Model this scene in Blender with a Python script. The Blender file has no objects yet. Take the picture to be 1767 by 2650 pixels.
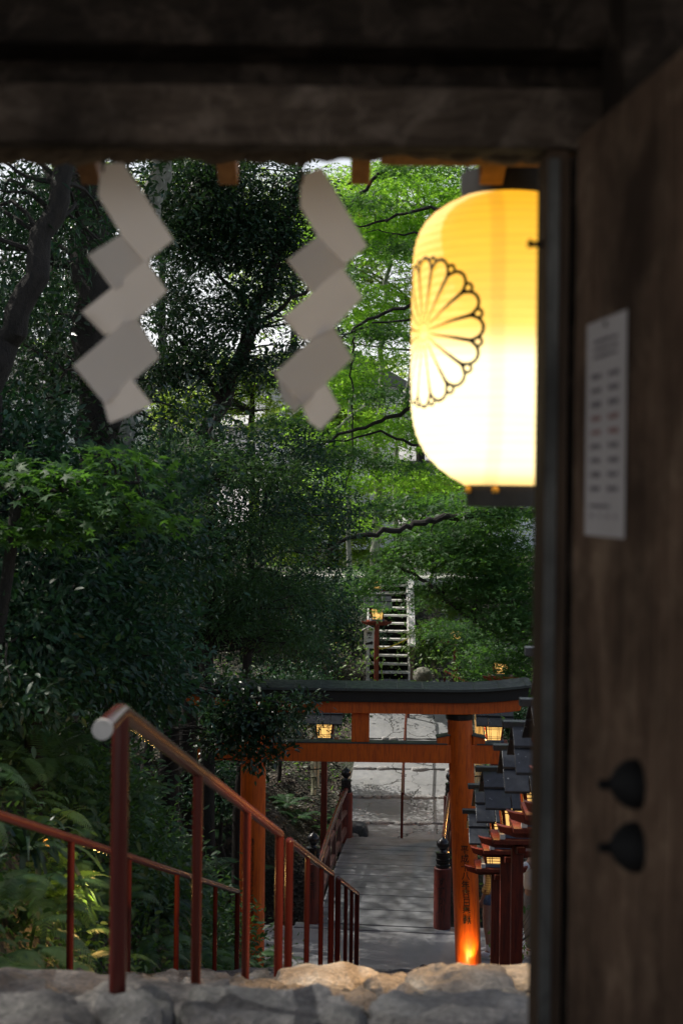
import bpy, bmesh, math, random
import numpy as np
from mathutils import Vector, Matrix, Euler
PI = math.pi
rnd = random.Random(7)
rs = np.random.RandomState(11)
scene = bpy.context.scene
COL = scene.collection

# ------------------------------------------------------------------ camera
F = 3680.0; CX = 883.5; CY = 1280.0; CAMZ = 1.5; ROLL = 0.012
def P(px, py, Y):
    dx = px - CX; dy = py - CY
    a = dx + ROLL*dy; b = dy - ROLL*dx
    return Vector((a*Y/F, Y, CAMZ - b*Y/F))
cam = bpy.data.cameras.new('camera'); camo = bpy.data.objects.new('camera', cam); COL.objects.link(camo)
camo.location = (0, 0, CAMZ); camo.rotation_euler = (PI/2, -ROLL, 0)
cam.sensor_fit = 'VERTICAL'; cam.sensor_height = 36.0; cam.sensor_width = 24.0
cam.lens = 36.0*F/2650.0; cam.shift_y = -(1325.0-CY)/2650.0
cam.clip_start = 0.05; cam.clip_end = 2000
cam.dof.use_dof = True; cam.dof.focus_distance = 22.5; cam.dof.aperture_fstop = 3.6
scene.camera = camo

# ------------------------------------------------------------------ world and sun
SUN_DIR = Vector((-0.56, 0.24, 0.79)).normalized()
w = bpy.data.worlds.new('World'); scene.world = w; w.use_nodes = True
nt = w.node_tree; bg = nt.nodes['Background']
sky = nt.nodes.new('ShaderNodeTexSky'); sky.sky_type = 'NISHITA'; sky.sun_disc = False
sky.sun_elevation = math.asin(SUN_DIR.z); sky.sun_rotation = math.atan2(SUN_DIR.x, SUN_DIR.y)
sky.dust_density = 5.0; sky.air_density = 1.0
_tc = nt.nodes.new('ShaderNodeTexCoord'); _sx = nt.nodes.new('ShaderNodeSeparateXYZ'); nt.links.new(_tc.outputs['Generated'], _sx.inputs[0])
_mr = nt.nodes.new('ShaderNodeMapRange'); _mr.inputs['From Min'].default_value = .04; _mr.inputs['From Max'].default_value = .5; _mr.inputs['To Min'].default_value = .85; _mr.inputs['To Max'].default_value = 0
nt.links.new(_sx.outputs['Z'], _mr.inputs['Value'])
_mx = nt.nodes.new('ShaderNodeMix'); _mx.data_type = 'RGBA'; nt.links.new(_mr.outputs[0], _mx.inputs[0]); nt.links.new(sky.outputs[0], _mx.inputs[6]); _mx.inputs[7].default_value = (9.2, 9.3, 9.5, 1)   # thin white summer haze towards the horizon
nt.links.new(_mx.outputs[2], bg.inputs[0]); bg.inputs[1].default_value = 0.15
sun = bpy.data.lights.new('sun', 'SUN'); sun.energy = 5.0; sun.angle = math.radians(0.5); sun.color = (1, .95, .86)
so = bpy.data.objects.new('sun', sun); COL.objects.link(so)
so.rotation_euler = (-SUN_DIR).to_track_quat('-Z', 'Y').to_euler()
scene.view_settings.view_transform = 'Standard'; scene.view_settings.look = 'None'
scene.view_settings.exposure = 0; scene.view_settings.gamma = 1
scene.render.engine = 'CYCLES'
scene.cycles.use_denoising = True
scene.cycles.max_bounces = 5; scene.cycles.diffuse_bounces = 3; scene.cycles.glossy_bounces = 2
scene.cycles.transmission_bounces = 4
scene.cycles.sample_clamp_indirect = 4.0

# ------------------------------------------------------------------ materials
MATS = {}
def nodes_of(name):
    m = bpy.data.materials.new(name); m.use_nodes = True
    n = m.node_tree.nodes; l = m.node_tree.links
    return m, n, l, n['Principled BSDF']
def texco(n, l, scale, kind='Object'):
    tc = n.new('ShaderNodeTexCoord'); mp = n.new('ShaderNodeMapping')
    mp.inputs['Scale'].default_value = scale
    l.new(tc.outputs[kind], mp.inputs['Vector']); return mp.outputs['Vector']
def ramp(n, l, fac, stops):
    r = n.new('ShaderNodeValToRGB'); e = r.color_ramp.elements
    while len(e) < len(stops): e.new(0.5)
    for i, (p, c) in enumerate(stops):
        e[i].position = p; e[i].color = (c[0], c[1], c[2], 1)
    l.new(fac, r.inputs['Fac']); return r.outputs['Color']
def noise(n, l, vec, scale, detail=6, rough=.6, dist=0):
    t = n.new('ShaderNodeTexNoise'); t.inputs['Scale'].default_value = scale
    t.inputs['Detail'].default_value = detail; t.inputs['Roughness'].default_value = rough
    t.inputs['Distortion'].default_value = dist
    l.new(vec, t.inputs['Vector']); return t.outputs['Fac']
def bump(n, l, h, bs, strength, dist):
    b = n.new('ShaderNodeBump'); b.inputs['Strength'].default_value = strength; b.inputs['Distance'].default_value = dist
    l.new(h, b.inputs['Height']); l.new(b.outputs['Normal'], bs.inputs['Normal']); return b
def mixc(n, l, fac, a, b):
    m = n.new('ShaderNodeMix'); m.data_type = 'RGBA'
    for s, v in ((m.inputs[0], fac), (m.inputs[6], a), (m.inputs[7], b)):
        if isinstance(v, (int, float)): s.default_value = v
        elif isinstance(v, tuple): s.default_value = (*v, 1)
        else: l.new(v, s)
    return m.outputs[2]
def mat_basic(name, c1, c2, rough=.6, scale=(1, 1, 1), nscale=8, bstr=.3, bdist=.01, spec=.5, coat=0, metallic=0, p=(.3, .7), rrange=None):
    m, n, l, bs = nodes_of(name)
    v = texco(n, l, scale); f = noise(n, l, v, nscale)
    l.new(ramp(n, l, f, [(p[0], c1), (p[1], c2)]), bs.inputs['Base Color'])
    bs.inputs['Roughness'].default_value = rough; bs.inputs['Specular IOR Level'].default_value = spec
    bs.inputs['Metallic'].default_value = metallic
    if coat: bs.inputs['Coat Weight'].default_value = coat; bs.inputs['Coat Roughness'].default_value = .15
    if rrange:
        f3 = noise(n, l, v, nscale*2.3, 4)
        r = ramp(n, l, f3, [(.3, (rrange[0],)*3), (.7, (rrange[1],)*3)]); l.new(r, bs.inputs['Roughness'])
    if bstr:
        f2 = noise(n, l, v, nscale*4, 8)
        bump(n, l, f2, bs, bstr, bdist)
    MATS[name] = m; return m
def mat_paint(name, base, dark, chip, rough, nscale=4, streak=(9, 9, .9), fleck=.73):
    m, n, l, bs = nodes_of(name)
    v = texco(n, l, streak); f = noise(n, l, v, nscale, 8, .65, .6)
    c = ramp(n, l, f, [(.34, dark), (.55, base)])
    v2 = texco(n, l, (1, 1, 1)); f2 = noise(n, l, v2, 38, 5, .7)
    k = ramp(n, l, f2, [(fleck, (0, 0, 0)), (fleck+.03, (1, 1, 1))])
    c2 = mixc(n, l, k, c, chip)
    f4 = noise(n, l, v2, 3.1, 4)
    c3 = mixc(n, l, ramp(n, l, f4, [(.42, (.0,)*3), (.72, (.5,)*3)]), c2, dark)
    l.new(c3, bs.inputs['Base Color'])
    bs.inputs['Roughness'].default_value = rough
    rr = ramp(n, l, f, [(.3, (rough+.2,)*3), (.6, (rough,)*3)]); l.new(rr, bs.inputs['Roughness'])
    bump(n, l, f, bs, .25, .004)
    MATS[name] = m; return m
VERM = mat_paint('vermilion_paint', (.72, .13, .008), (.44, .062, .006), (.62, .33, .14), .36)
RED = mat_paint('dark_red_lacquer', (.080, .012, .008), (.042, .007, .005), (.08, .035, .025), .20, streak=(6, 6, 1.2), fleck=.78)
RED = mat_basic('dark_red_lacquer', (.060, .009, .006), (.098, .015, .010), .24, scale=(4, 4, 1), nscale=2, bstr=0)
POSTRED = mat_paint('post_red', (.17, .03, .02), (.06, .016, .013), (.15, .08, .06), .38)
LANTRED = mat_paint('lantern_red', (.20, .030, .012), (.08, .015, .009), (.30, .14, .08), .45, fleck=.76)
RAILBROWN = mat_paint('bridge_rail_brown', (.12, .055, .045), (.05, .022, .02), (.2, .13, .1), .4)
BLACK = mat_basic('black_lacquer', (.006, .006, .007), (.018, .018, .02), .28, nscale=6, bstr=.05)
SOOT = mat_basic('black_wood', (.003, .003, .003), (.008, .008, .008), .6, nscale=10, bstr=.1)
IRON = mat_basic('old_iron', (.003, .003, .003), (.008, .008, .008), .75, nscale=20, bstr=.2, spec=.2)
COPPER = mat_basic('weathered_copper_sheet', (.028, .036, .035), (.062, .075, .070), .5, nscale=5, bstr=.15, bdist=.004, rrange=(.35, .65))
INK = mat_basic('ink', (.004, .004, .004), (.008, .008, .008), .6, bstr=0)
DULLINK = mat_basic('worn_ink', (.012, .009, .01), (.05, .03, .028), .7, nscale=60, bstr=0)
CAPW = mat_basic('pale_plastic_cap', (.52, .50, .47), (.62, .6, .57), .5, nscale=30, bstr=.05)
def mat_slate():
    m, n, l, bs = nodes_of('tarred_board_with_lichen')
    v = texco(n, l, (1, 1, 1)); f = noise(n, l, v, 14, 8)
    c = ramp(n, l, f, [(.3, (.009, .011, .014)), (.7, (.032, .037, .044))])
    vo = n.new('ShaderNodeTexVoronoi'); vo.inputs['Scale'].default_value = 22; l.new(v, vo.inputs['Vector'])
    f2 = noise(n, l, v, 4, 4)
    mul = n.new('ShaderNodeMath'); mul.operation = 'ADD'; l.new(vo.outputs['Distance'], mul.inputs[0]); l.new(f2, mul.inputs[1])
    k = ramp(n, l, mul.outputs[0], [(.50, (1, 1, 1)), (.55, (0, 0, 0))])
    c2 = mixc(n, l, k, c, (.30, .32, .31))
    f5 = noise(n, l, v, 3.3, 6)
    c3 = mixc(n, l, ramp(n, l, f5, [(.6, (0, 0, 0)), (.72, (.8, .8, .8))]), c2, (.015, .028, .010))
    l.new(c3, bs.inputs['Base Color']); bs.inputs['Roughness'].default_value = .42
    bump(n, l, f, bs, .3, .004); return m
SLATE = mat_slate()
def mat_wood(name, c1, c2, rough, scale, nscale=3, b=.35):
    m, n, l, bs = nodes_of(name)
    v = texco(n, l, scale); f = noise(n, l, v, nscale, 10, .68, .8)
    f2 = noise(n, l, texco(n, l, (1.3, 1.3, 1.3)), 2.2, 5)
    c = ramp(n, l, f, [(.3, c1), (.68, c2)])
    c = mixc(n, l, ramp(n, l, f2, [(.35, (.65,)*3), (.65, (0, 0, 0))]), c, tuple(x*.45 for x in c1))
    l.new(c, bs.inputs['Base Color']); bs.inputs['Roughness'].default_value = rough
    bs.inputs['Specular IOR Level'].default_value = .2
    bump(n, l, f, bs, b, .01); MATS[name] = m; return m
def mat_mottled(name, c1, c2, c3, stretch):
    m, n, l, bs = nodes_of(name)
    v = texco(n, l, stretch); v1 = texco(n, l, (1, 1, 1))
    f = noise(n, l, v, 6, 9, .7, 1.2); f2 = noise(n, l, v1, 9, 7, .7, .5); f3 = noise(n, l, v1, 2.4, 5)
    c = ramp(n, l, f, [(.32, c1), (.62, c2)])
    c = mixc(n, l, ramp(n, l, f2, [(.50, (0, 0, 0)), (.68, (.85,)*3)]), c, c3)
    c = mixc(n, l, ramp(n, l, f3, [(.36, (.85,)*3), (.58, (0, 0, 0))]), c, tuple(x*.35 for x in c1))
    l.new(c, bs.inputs['Base Color']); bs.inputs['Roughness'].default_value = .8; bs.inputs['Specular IOR Level'].default_value = .12
    ad = n.new('ShaderNodeMath'); ad.operation = 'ADD'; l.new(f, ad.inputs[0]); l.new(f2, ad.inputs[1])
    bump(n, l, ad.outputs[0], bs, .7, .012); return m
GATEV = mat_wood('old_dark_wood_upright', (.075, .047, .032), (.19, .127, .088), .8, (10, 10, .9))
GATEH = mat_wood('old_dark_wood_beam', (.05, .038, .03), (.13, .10, .08), .75, (.9, 10, 10))
GATED = mat_wood('very_dark_wood', (.010, .008, .007), (.028, .022, .018), .75, (.9, 10, 10))
GATEV = mat_mottled('old_plank_door_wood', (.060, .035, .022), (.165, .106, .070), (.24, .165, .11), (7, 7, .6))
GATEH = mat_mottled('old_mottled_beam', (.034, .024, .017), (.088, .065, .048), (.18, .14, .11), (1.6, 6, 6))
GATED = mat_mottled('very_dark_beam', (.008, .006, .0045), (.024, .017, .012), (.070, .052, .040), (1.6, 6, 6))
JAMB = mat_wood('jamb_wood', (.030, .017, .009), (.080, .048, .027), .7, (10, 10, .9))
STRIP = mat_wood('grey_weathered_strip', (.030, .029, .026), (.15, .147, .135), .7, (4, 4, 1.6))
RAFT = mat_wood('rafter_wood', (.16, .08, .035), (.36, .19, .085), .7, (8, 2, 8))
EAVE = mat_wood('eave_bark', (.06, .038, .022), (.17, .11, .06), .9, (4, 9, 9))
PALEWOOD = mat_wood('pale_wood', (.62, .60, .57), (.86, .84, .81), .7, (2, 8, 8))  # pale tone raised to whiten the treads, also used on fence and sign
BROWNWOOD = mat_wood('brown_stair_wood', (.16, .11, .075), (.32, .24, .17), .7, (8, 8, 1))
SHADERISE = mat_wood('shade_dark_stair_wood', (.004, .0035, .003), (.012, .010, .008), .8, (2, 8, 8))  # near black stands in for the shade on the backlit risers
DECK = mat_wood('grey_painted_deck', (.16, .165, .175), (.235, .242, .255), .5, (.8, 7, 7), b=.12)
BAMBOO = mat_basic('bamboo', (.22, .22, .14), (.36, .35, .24), .4, scale=(3, 3, .7), nscale=5, bstr=.1)
BARKD = mat_basic('dark_bark', (.006, .005, .004), (.026, .022, .017), .85, scale=(1, 1, .35), nscale=22, bstr=.8, bdist=.03)
BARKP = mat_basic('pale_lichen_bark', (.10, .11, .09), (.33, .34, .30), .85, scale=(1, 1, .7), nscale=9, bstr=.5, bdist=.02)
WHITEW = mat_basic('white_house_wall', (.80, .80, .81), (.86, .86, .87), .7, nscale=.8, bstr=.05)
ROOFT = mat_basic('grey_roof_tiles', (.10, .105, .11), (.18, .185, .19), .6, scale=(1, 6, 6), nscale=3, bstr=.3)
GLASS = mat_basic('window_glass', (.02, .025, .03), (.05, .06, .07), .08, bstr=0)
FRAMEM = mat_basic('window_frame_metal', (.2, .2, .2), (.3, .3, .3), .4, bstr=0)
PAPER = mat_basic('white_paper', (.82, .79, .77), (.89, .86, .84), .85, nscale=3, bstr=.05)
_n = PAPER.node_tree.nodes; _l = PAPER.node_tree.links
_t = _n.new('ShaderNodeBsdfTranslucent'); _t.inputs['Color'].default_value = (.95, .91, .88, 1)
_m = _n.new('ShaderNodeMixShader'); _m.inputs[0].default_value = .6
_l.new(_n['Principled BSDF'].outputs[0], _m.inputs[1]); _l.new(_t.outputs[0], _m.inputs[2]); _l.new(_m.outputs[0], _n['Material Output'].inputs['Surface'])
NOTICE = mat_basic('notice_paper', (.34, .31, .30), (.42, .39, .38), .85, nscale=4, bstr=.03)
PRINT = mat_basic('grey_print', (.09, .08, .09), (.16, .14, .15), .8, bstr=0)
PRINTR = mat_basic('red_print', (.20, .11, .105), (.25, .14, .13), .8, bstr=0)
YELLOW = mat_basic('yellow_rope', (.6, .42, .02), (.75, .55, .05), .6, nscale=60, bstr=.4)
BLUEP = mat_basic('blue_paint', (.08, .12, .19), (.14, .19, .28), .5, nscale=12, bstr=.1)
WHITEP = mat_basic('white_paint', (.62, .62, .60), (.75, .75, .73), .5, nscale=12, bstr=.1)
def mat_stone(name, c1, c2, moss, nscale=7, b=.7, vor=False):
    m, n, l, bs = nodes_of(name)
    v = texco(n, l, (1, 1, 1)); f = noise(n, l, v, nscale, 10, .65, .3); f2 = noise(n, l, v, nscale*6, 8)
    f3 = noise(n, l, v, 1.7, 5)
    c = ramp(n, l, f, [(.3, c1), (.7, c2)])
    c = mixc(n, l, ramp(n, l, f2, [(.42, (.5,)*3), (.6, (0, 0, 0))]), c, tuple(x*.5 for x in c1))
    c = mixc(n, l, ramp(n, l, f3, [(.52, (0, 0, 0)), (.68, (moss,)*3)]), c, (.035, .042, .02))
    l.new(c, bs.inputs['Base Color']); bs.inputs['Roughness'].default_value = .75
    add = n.new('ShaderNodeMath'); add.operation = 'ADD'; l.new(f, add.inputs[0]); l.new(f2, add.inputs[1])
    bump(n, l, add.outputs[0], bs, b, .02); MATS[name] = m; return m
STONE = mat_stone('step_stone', (.06, .064, .072), (.17, .167, .163), .3, b=1.0)
STEPST = mat_stone('step_stone_varied', (.035, .037, .043), (.26, .255, .245), .3, nscale=11, b=1.0)
_n = STEPST.node_tree.nodes; _l = STEPST.node_tree.links; _at = _n.new('ShaderNodeAttribute'); _at.attribute_name = 'tint'
_bs = _n['Principled BSDF']; _src = _bs.inputs['Base Color'].links[0].from_socket
_mu = _n.new('ShaderNodeMix'); _mu.data_type = 'RGBA'; _mu.blend_type = 'MULTIPLY'; _mu.inputs[0].default_value = 1; _l.new(_src, _mu.inputs[6])
_l.new(ramp(_n, _l, _at.outputs['Fac'], [(0, (.34, .37, .44)), (.55, (.85, .85, .87)), (1, (1.25, 1.17, 1.03))]), _mu.inputs[7]); _l.new(_mu.outputs[2], _bs.inputs['Base Color'])
STONED = mat_stone('dark_stone', (.05, .055, .06), (.14, .14, .145), .5)
ROCKW = mat_stone('rough_tan_rock', (.20, .18, .15), (.44, .40, .34), .1, nscale=9, b=1.0)
KERBST = mat_stone('pale_edge_stone', (.22, .22, .22), (.46, .45, .44), .1, nscale=10)
def mat_paving():
    m, n, l, bs = nodes_of('cracked_path_paving')
    v = texco(n, l, (1, 1, 1))
    wn = n.new('ShaderNodeTexNoise'); wn.inputs['Scale'].default_value = 2.3; wn.inputs['Detail'].default_value = 5; l.new(v, wn.inputs['Vector'])
    va = n.new('ShaderNodeVectorMath'); va.operation = 'MULTIPLY_ADD'
    va.inputs[1].default_value = (.55, .55, .55); l.new(wn.outputs['Color'], va.inputs[0]); l.new(v, va.inputs[2])
    vo = n.new('ShaderNodeTexVoronoi'); vo.feature = 'DISTANCE_TO_EDGE'; vo.inputs['Scale'].default_value = .85
    vo.inputs['Randomness'].default_value = 1; l.new(va.outputs[0], vo.inputs['Vector'])
    gate = noise(n, l, v, 1.1, 2)
    thr = n.new('ShaderNodeMath'); thr.operation = 'SUBTRACT'; l.new(vo.outputs['Distance'], thr.inputs[0])
    gm = ramp(n, l, gate, [(.47, (.000,)*3), (.64, (.011,)*3)])
    l.new(gm, thr.inputs[1])
    crack = ramp(n, l, thr.outputs[0], [(.0, (1, 1, 1)), (.006, (0, 0, 0))])
    f = noise(n, l, v, 5, 9, .62); f2 = noise(n, l, v, .9, 4)
    c = ramp(n, l, f, [(.3, (.17, .175, .185)), (.7, (.25, .253, .257))])
    c = mixc(n, l, ramp(n, l, f2, [(.4, (0, 0, 0)), (.7, (.5,)*3)]), c, (.12, .125, .12))
    c = mixc(n, l, crack, c, (.04, .04, .038))
    l.new(c, bs.inputs['Base Color']); bs.inputs['Roughness'].default_value = .7
    sub = n.new('ShaderNodeMath'); sub.operation = 'SUBTRACT'; l.new(f, sub.inputs[0]); l.new(crack, sub.inputs[1])
    bump(n, l, sub.outputs[0], bs, .5, .02); return m
PAVE = mat_paving()
def mat_concrete():
    m, n, l, bs = nodes_of('forecourt_concrete')
    v = texco(n, l, (1, 1, 1)); f = noise(n, l, v, 55, 8, .7); f2 = noise(n, l, v, 1.4, 5)
    c = ramp(n, l, f2, [(.3, (.16, .163, .17)), (.7, (.24, .24, .245))])
    l.new(c, bs.inputs['Base Color']); bs.inputs['Roughness'].default_value = .65
    bump(n, l, f, bs, .6, .012); return m
CONC = mat_concrete()
def mat_ground():
    m, n, l, bs = nodes_of('leaf_litter_soil')
    v = texco(n, l, (1, 1, 1)); vo = n.new('ShaderNodeTexVoronoi'); vo.inputs['Scale'].default_value = 17; l.new(v, vo.inputs['Vector'])
    f = noise(n, l, v, 1.2, 8)
    sep = n.new('ShaderNodeSeparateColor'); l.new(vo.outputs['Color'], sep.inputs[0])
    c = ramp(n, l, sep.outputs[0], [(.1, (.008, .006, .004)), (.7, (.036, .026, .017)), (.95, (.10, .08, .06))])
    c = mixc(n, l, ramp(n, l, f, [(.45, (0, 0, 0)), (.6, (.8,)*3)]), c, (.012, .022, .008))
    l.new(c, bs.inputs['Base Color']); bs.inputs['Roughness'].default_value = .8
    bump(n, l, vo.outputs['Distance'], bs, .8, .04); return m
GROUND = mat_ground()
def mat_water():
    m, n, l, bs = nodes_of('stream_water')
    v = texco(n, l, (1, 2.5, 1)); f = noise(n, l, v, 5, 6)
    c = ramp(n, l, f, [(.56, (.006, .009, .009)), (.72, (.4, .42, .44))])
    l.new(c, bs.inputs['Base Color']); bs.inputs['Roughness'].default_value = .12
    bump(n, l, f, bs, .6, .08); return m
WATER = mat_water()
def mat_leaf(name, dark, light, trans, rough=.42, tw=.35, spec=.5):
    m, n, l, bs = nodes_of(name)
    at = n.new('ShaderNodeAttribute'); at.attribute_name = 'tint'
    c = ramp(n, l, at.outputs['Fac'], [(0, dark), (1, light)])
    l.new(c, bs.inputs['Base Color']); bs.inputs['Roughness'].default_value = rough
    bs.inputs['Specular IOR Level'].default_value = spec
    tr = n.new('ShaderNodeBsdfTranslucent')
    l.new(mixc(n, l, at.outputs['Fac'], tuple(x*.6 for x in trans), trans), tr.inputs['Color'])
    mx = n.new('ShaderNodeMixShader'); mx.inputs[0].default_value = tw
    l.new(bs.outputs[0], mx.inputs[1]); l.new(tr.outputs[0], mx.inputs[2])
    l.new(mx.outputs[0], n['Material Output'].inputs['Surface']); return m
L_EVER = mat_leaf('evergreen_leaf', (.008, .024, .014), (.030, .072, .036), (.07, .17, .03), .28, .20)
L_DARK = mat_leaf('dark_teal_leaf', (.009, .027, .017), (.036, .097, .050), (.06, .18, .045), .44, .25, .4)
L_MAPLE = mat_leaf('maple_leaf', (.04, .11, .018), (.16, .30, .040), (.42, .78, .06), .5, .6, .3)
L_MAPD = mat_leaf('shaded_maple_leaf', (.018, .058, .022), (.055, .135, .038), (.15, .36, .04), .5, .42, .3)  # darker copy of the maple leaf, shade put into its colour
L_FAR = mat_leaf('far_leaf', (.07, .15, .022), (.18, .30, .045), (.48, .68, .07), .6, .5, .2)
L_FERN = mat_leaf('fern_leaf', (.022, .062, .028), (.08, .17, .06), (.14, .30, .05), .5, .35, .4)
L_STRAP = mat_leaf('strap_leaf', (.014, .034, .024), (.04, .085, .055), (.06, .15, .04), .35, .25)
L_GROUND = mat_leaf('ground_plant_leaf', (.03, .08, .02), (.12, .21, .045), (.22, .4, .05), .45, .4, .4)
def mat_glow(name, col, strength):
    m, n, l, bs = nodes_of(name)
    v = texco(n, l, (1, 1, 1)); f = noise(n, l, v, 7, 3)
    c = ramp(n, l, f, [(.25, tuple(x*.8 for x in col)), (.75, col)])
    l.new(c, bs.inputs['Emission Color']); l.new(c, bs.inputs['Base Color'])
    bs.inputs['Emission Strength'].default_value = strength; bs.inputs['Roughness'].default_value = .8; return m
GLOW = mat_glow('lit_lantern_paper', (1.0, .58, .17), 1.25)
GLOWD = mat_glow('dim_lantern_paper', (.55, .60, .65), .25)
LAMPHEAD = mat_glow('lit_lamp_lens', (1.0, .62, .2), 6)

# ------------------------------------------------------------------ mesh helpers
def link(o, parent=None):
    COL.objects.link(o)
    if parent is not None: o.parent = parent
    return o
class MB:
    def __init__(self): self.v = []; self.f = []; self.mi = []
    def add(self, vs, fs, mi=0):
        b = len(self.v); self.v += [tuple(x) for x in vs]; self.f += [tuple(i+b for i in f) for f in fs]; self.mi += [mi]*len(fs); return self
    def box(self, c, s, rot=None, mi=0, taper=1.0):
        M = rot.to_matrix() if isinstance(rot, Euler) else (rot or Matrix.Identity(3))
        vs = []
        for z in (-.5, .5):
            k = 1.0 if z < 0 else taper
            for x, y in ((-.5, -.5), (.5, -.5), (.5, .5), (-.5, .5)):
                vs.append(Vector(c) + M @ Vector((x*s[0]*k, y*s[1]*k, z*s[2])))
        return self.add(vs, [(3, 2, 1, 0), (4, 5, 6, 7), (0, 1, 5, 4), (1, 2, 6, 5), (2, 3, 7, 6), (3, 0, 4, 7)], mi)
    def tube(self, pts, rad, n=8, mi=0, cap=True):
        pts = [Vector(p) for p in pts]
        if not hasattr(rad, '__len__'): rad = [rad]*len(pts)
        vs = []; up = None
        for i, p in enumerate(pts):
            d = (pts[min(i+1, len(pts)-1)] - pts[max(i-1, 0)]).normalized()
            if up is None: up = d.orthogonal().normalized()
            up = (up - d*up.dot(d)).normalized(); sd = d.cross(up)
            for k in range(n):
                a = 2*PI*k/n; vs.append(p + (up*math.cos(a) + sd*math.sin(a))*rad[i])
        fs = [(i*n+k, i*n+(k+1) % n, (i+1)*n+(k+1) % n, (i+1)*n+k) for i in range(len(pts)-1) for k in range(n)]
        if cap: fs += [tuple(range(n))[::-1], tuple((len(pts)-1)*n+k for k in range(n))]
        return self.add(vs, fs, mi)
    def lathe(self, prof, n=24, c=(0, 0, 0), mi=0, cap=True):
        vs = [(c[0]+r*math.sin(2*PI*k/n), c[1]-r*math.cos(2*PI*k/n), c[2]+z) for r, z in prof for k in range(n)]
        fs = [(i*n+k, i*n+(k+1) % n, (i+1)*n+(k+1) % n, (i+1)*n+k) for i in range(len(prof)-1) for k in range(n)]
        if cap: fs += [tuple(range(n))[::-1], tuple((len(prof)-1)*n+k for k in range(n))]
        return self.add(vs, fs, mi)
    def grid(self, rows, mi=0):
        n = len(rows[0]); vs = [p for r in rows for p in r]
        fs = [(i*n+j, i*n+j+1, (i+1)*n+j+1, (i+1)*n+j) for i in range(len(rows)-1) for j in range(n-1)]
        return self.add(vs, fs, mi)
    def build(self, name, mats, parent=None, bevel=0, smooth=False, loc=None, seg=2):
        me = bpy.data.meshes.new(name); me.from_pydata(self.v, [], self.f)
        for m in (mats if isinstance(mats, (list, tuple)) else [mats]): me.materials.append(m)
        if any(self.mi): me.polygons.foreach_set('material_index', self.mi)
        bm = bmesh.new(); bm.from_mesh(me); bmesh.ops.recalc_face_normals(bm, faces=bm.faces); bm.to_mesh(me); bm.free()
        if smooth:
            me.polygons.foreach_set('use_smooth', [True]*len(me.polygons))
            try: me.set_sharp_from_angle(angle=math.radians(42))
            except Exception: pass
        o = link(bpy.data.objects.new(name, me), parent)
        if loc is not None: o.location = loc
        if bevel:
            b = o.modifiers.new('bevel', 'BEVEL'); b.width = bevel; b.segments = seg; b.limit_method = 'ANGLE'; b.angle_limit = .6
        return o
def tag(o, label=None, cat=None, group=None, kind=None):
    if label: o['label'] = label
    if cat: o['category'] = cat
    if group: o['group'] = group
    if kind: o['kind'] = kind
    return o
def empty(name, loc, rz=0, label=None, cat=None, group=None):
    o = link(bpy.data.objects.new(name, None)); o.location = loc; o.rotation_euler = (0, 0, rz); o.empty_display_size = .2
    return tag(o, label, cat, group)
def copy_tree(o, parent=None):
    c = o.copy(); COL.objects.link(c); c.parent = parent
    for ch in o.children: copy_tree(ch, c)
    return c
def hnoise(x, y, z, s=1.0):
    from mathutils import noise as N
    return N.fractal(Vector((x*s, y*s, z*s)), 1.0, 2.0, 5)
def stone_geo(mb, c, s, seed, nu=22, nv=12, ex=.45, amp=.06, rz=0, mi=0, fine=.35):
    """a rough stone: displaced superellipsoid"""
    rows = []; cr, sr = math.cos(rz), math.sin(rz)
    sp = lambda v: math.copysign(abs(v)**ex, v)
    b = len(mb.v); m = max(s)
    for i in range(nv+1):
        ph = -PI/2 + PI*i/nv; r = []
        for j in range(nu):
            th = 2*PI*j/nu
            x = sp(math.cos(ph))*sp(math.cos(th)); y = sp(math.cos(ph))*sp(math.sin(th)); z = sp(math.sin(ph))
            X, Y, Z = x*s[0]/2, y*s[1]/2, z*s[2]/2
            k = hnoise(X+seed*3.7, Y-seed*1.3, Z+seed*.7, 1.6/m)*amp*m*.8 + hnoise(X-seed, Y+seed*2.1, Z, 6/m)*amp*m*fine
            l = math.sqrt(X*X+Y*Y+Z*Z)+1e-6
            X, Y, Z = X*(1+k/l*.9), Y*(1+k/l*.9), Z+k*.6*(1 if z > -.2 else 0)
            mb.v.append((c[0]+X*cr-Y*sr, c[1]+X*sr+Y*cr, c[2]+Z)); 
    for i in range(nv):
        for j in range(nu):
            mb.f.append((b+i*nu+j, b+i*nu+(j+1) % nu, b+(i+1)*nu+(j+1) % nu, b+(i+1)*nu+j)); mb.mi.append(mi)

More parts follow.
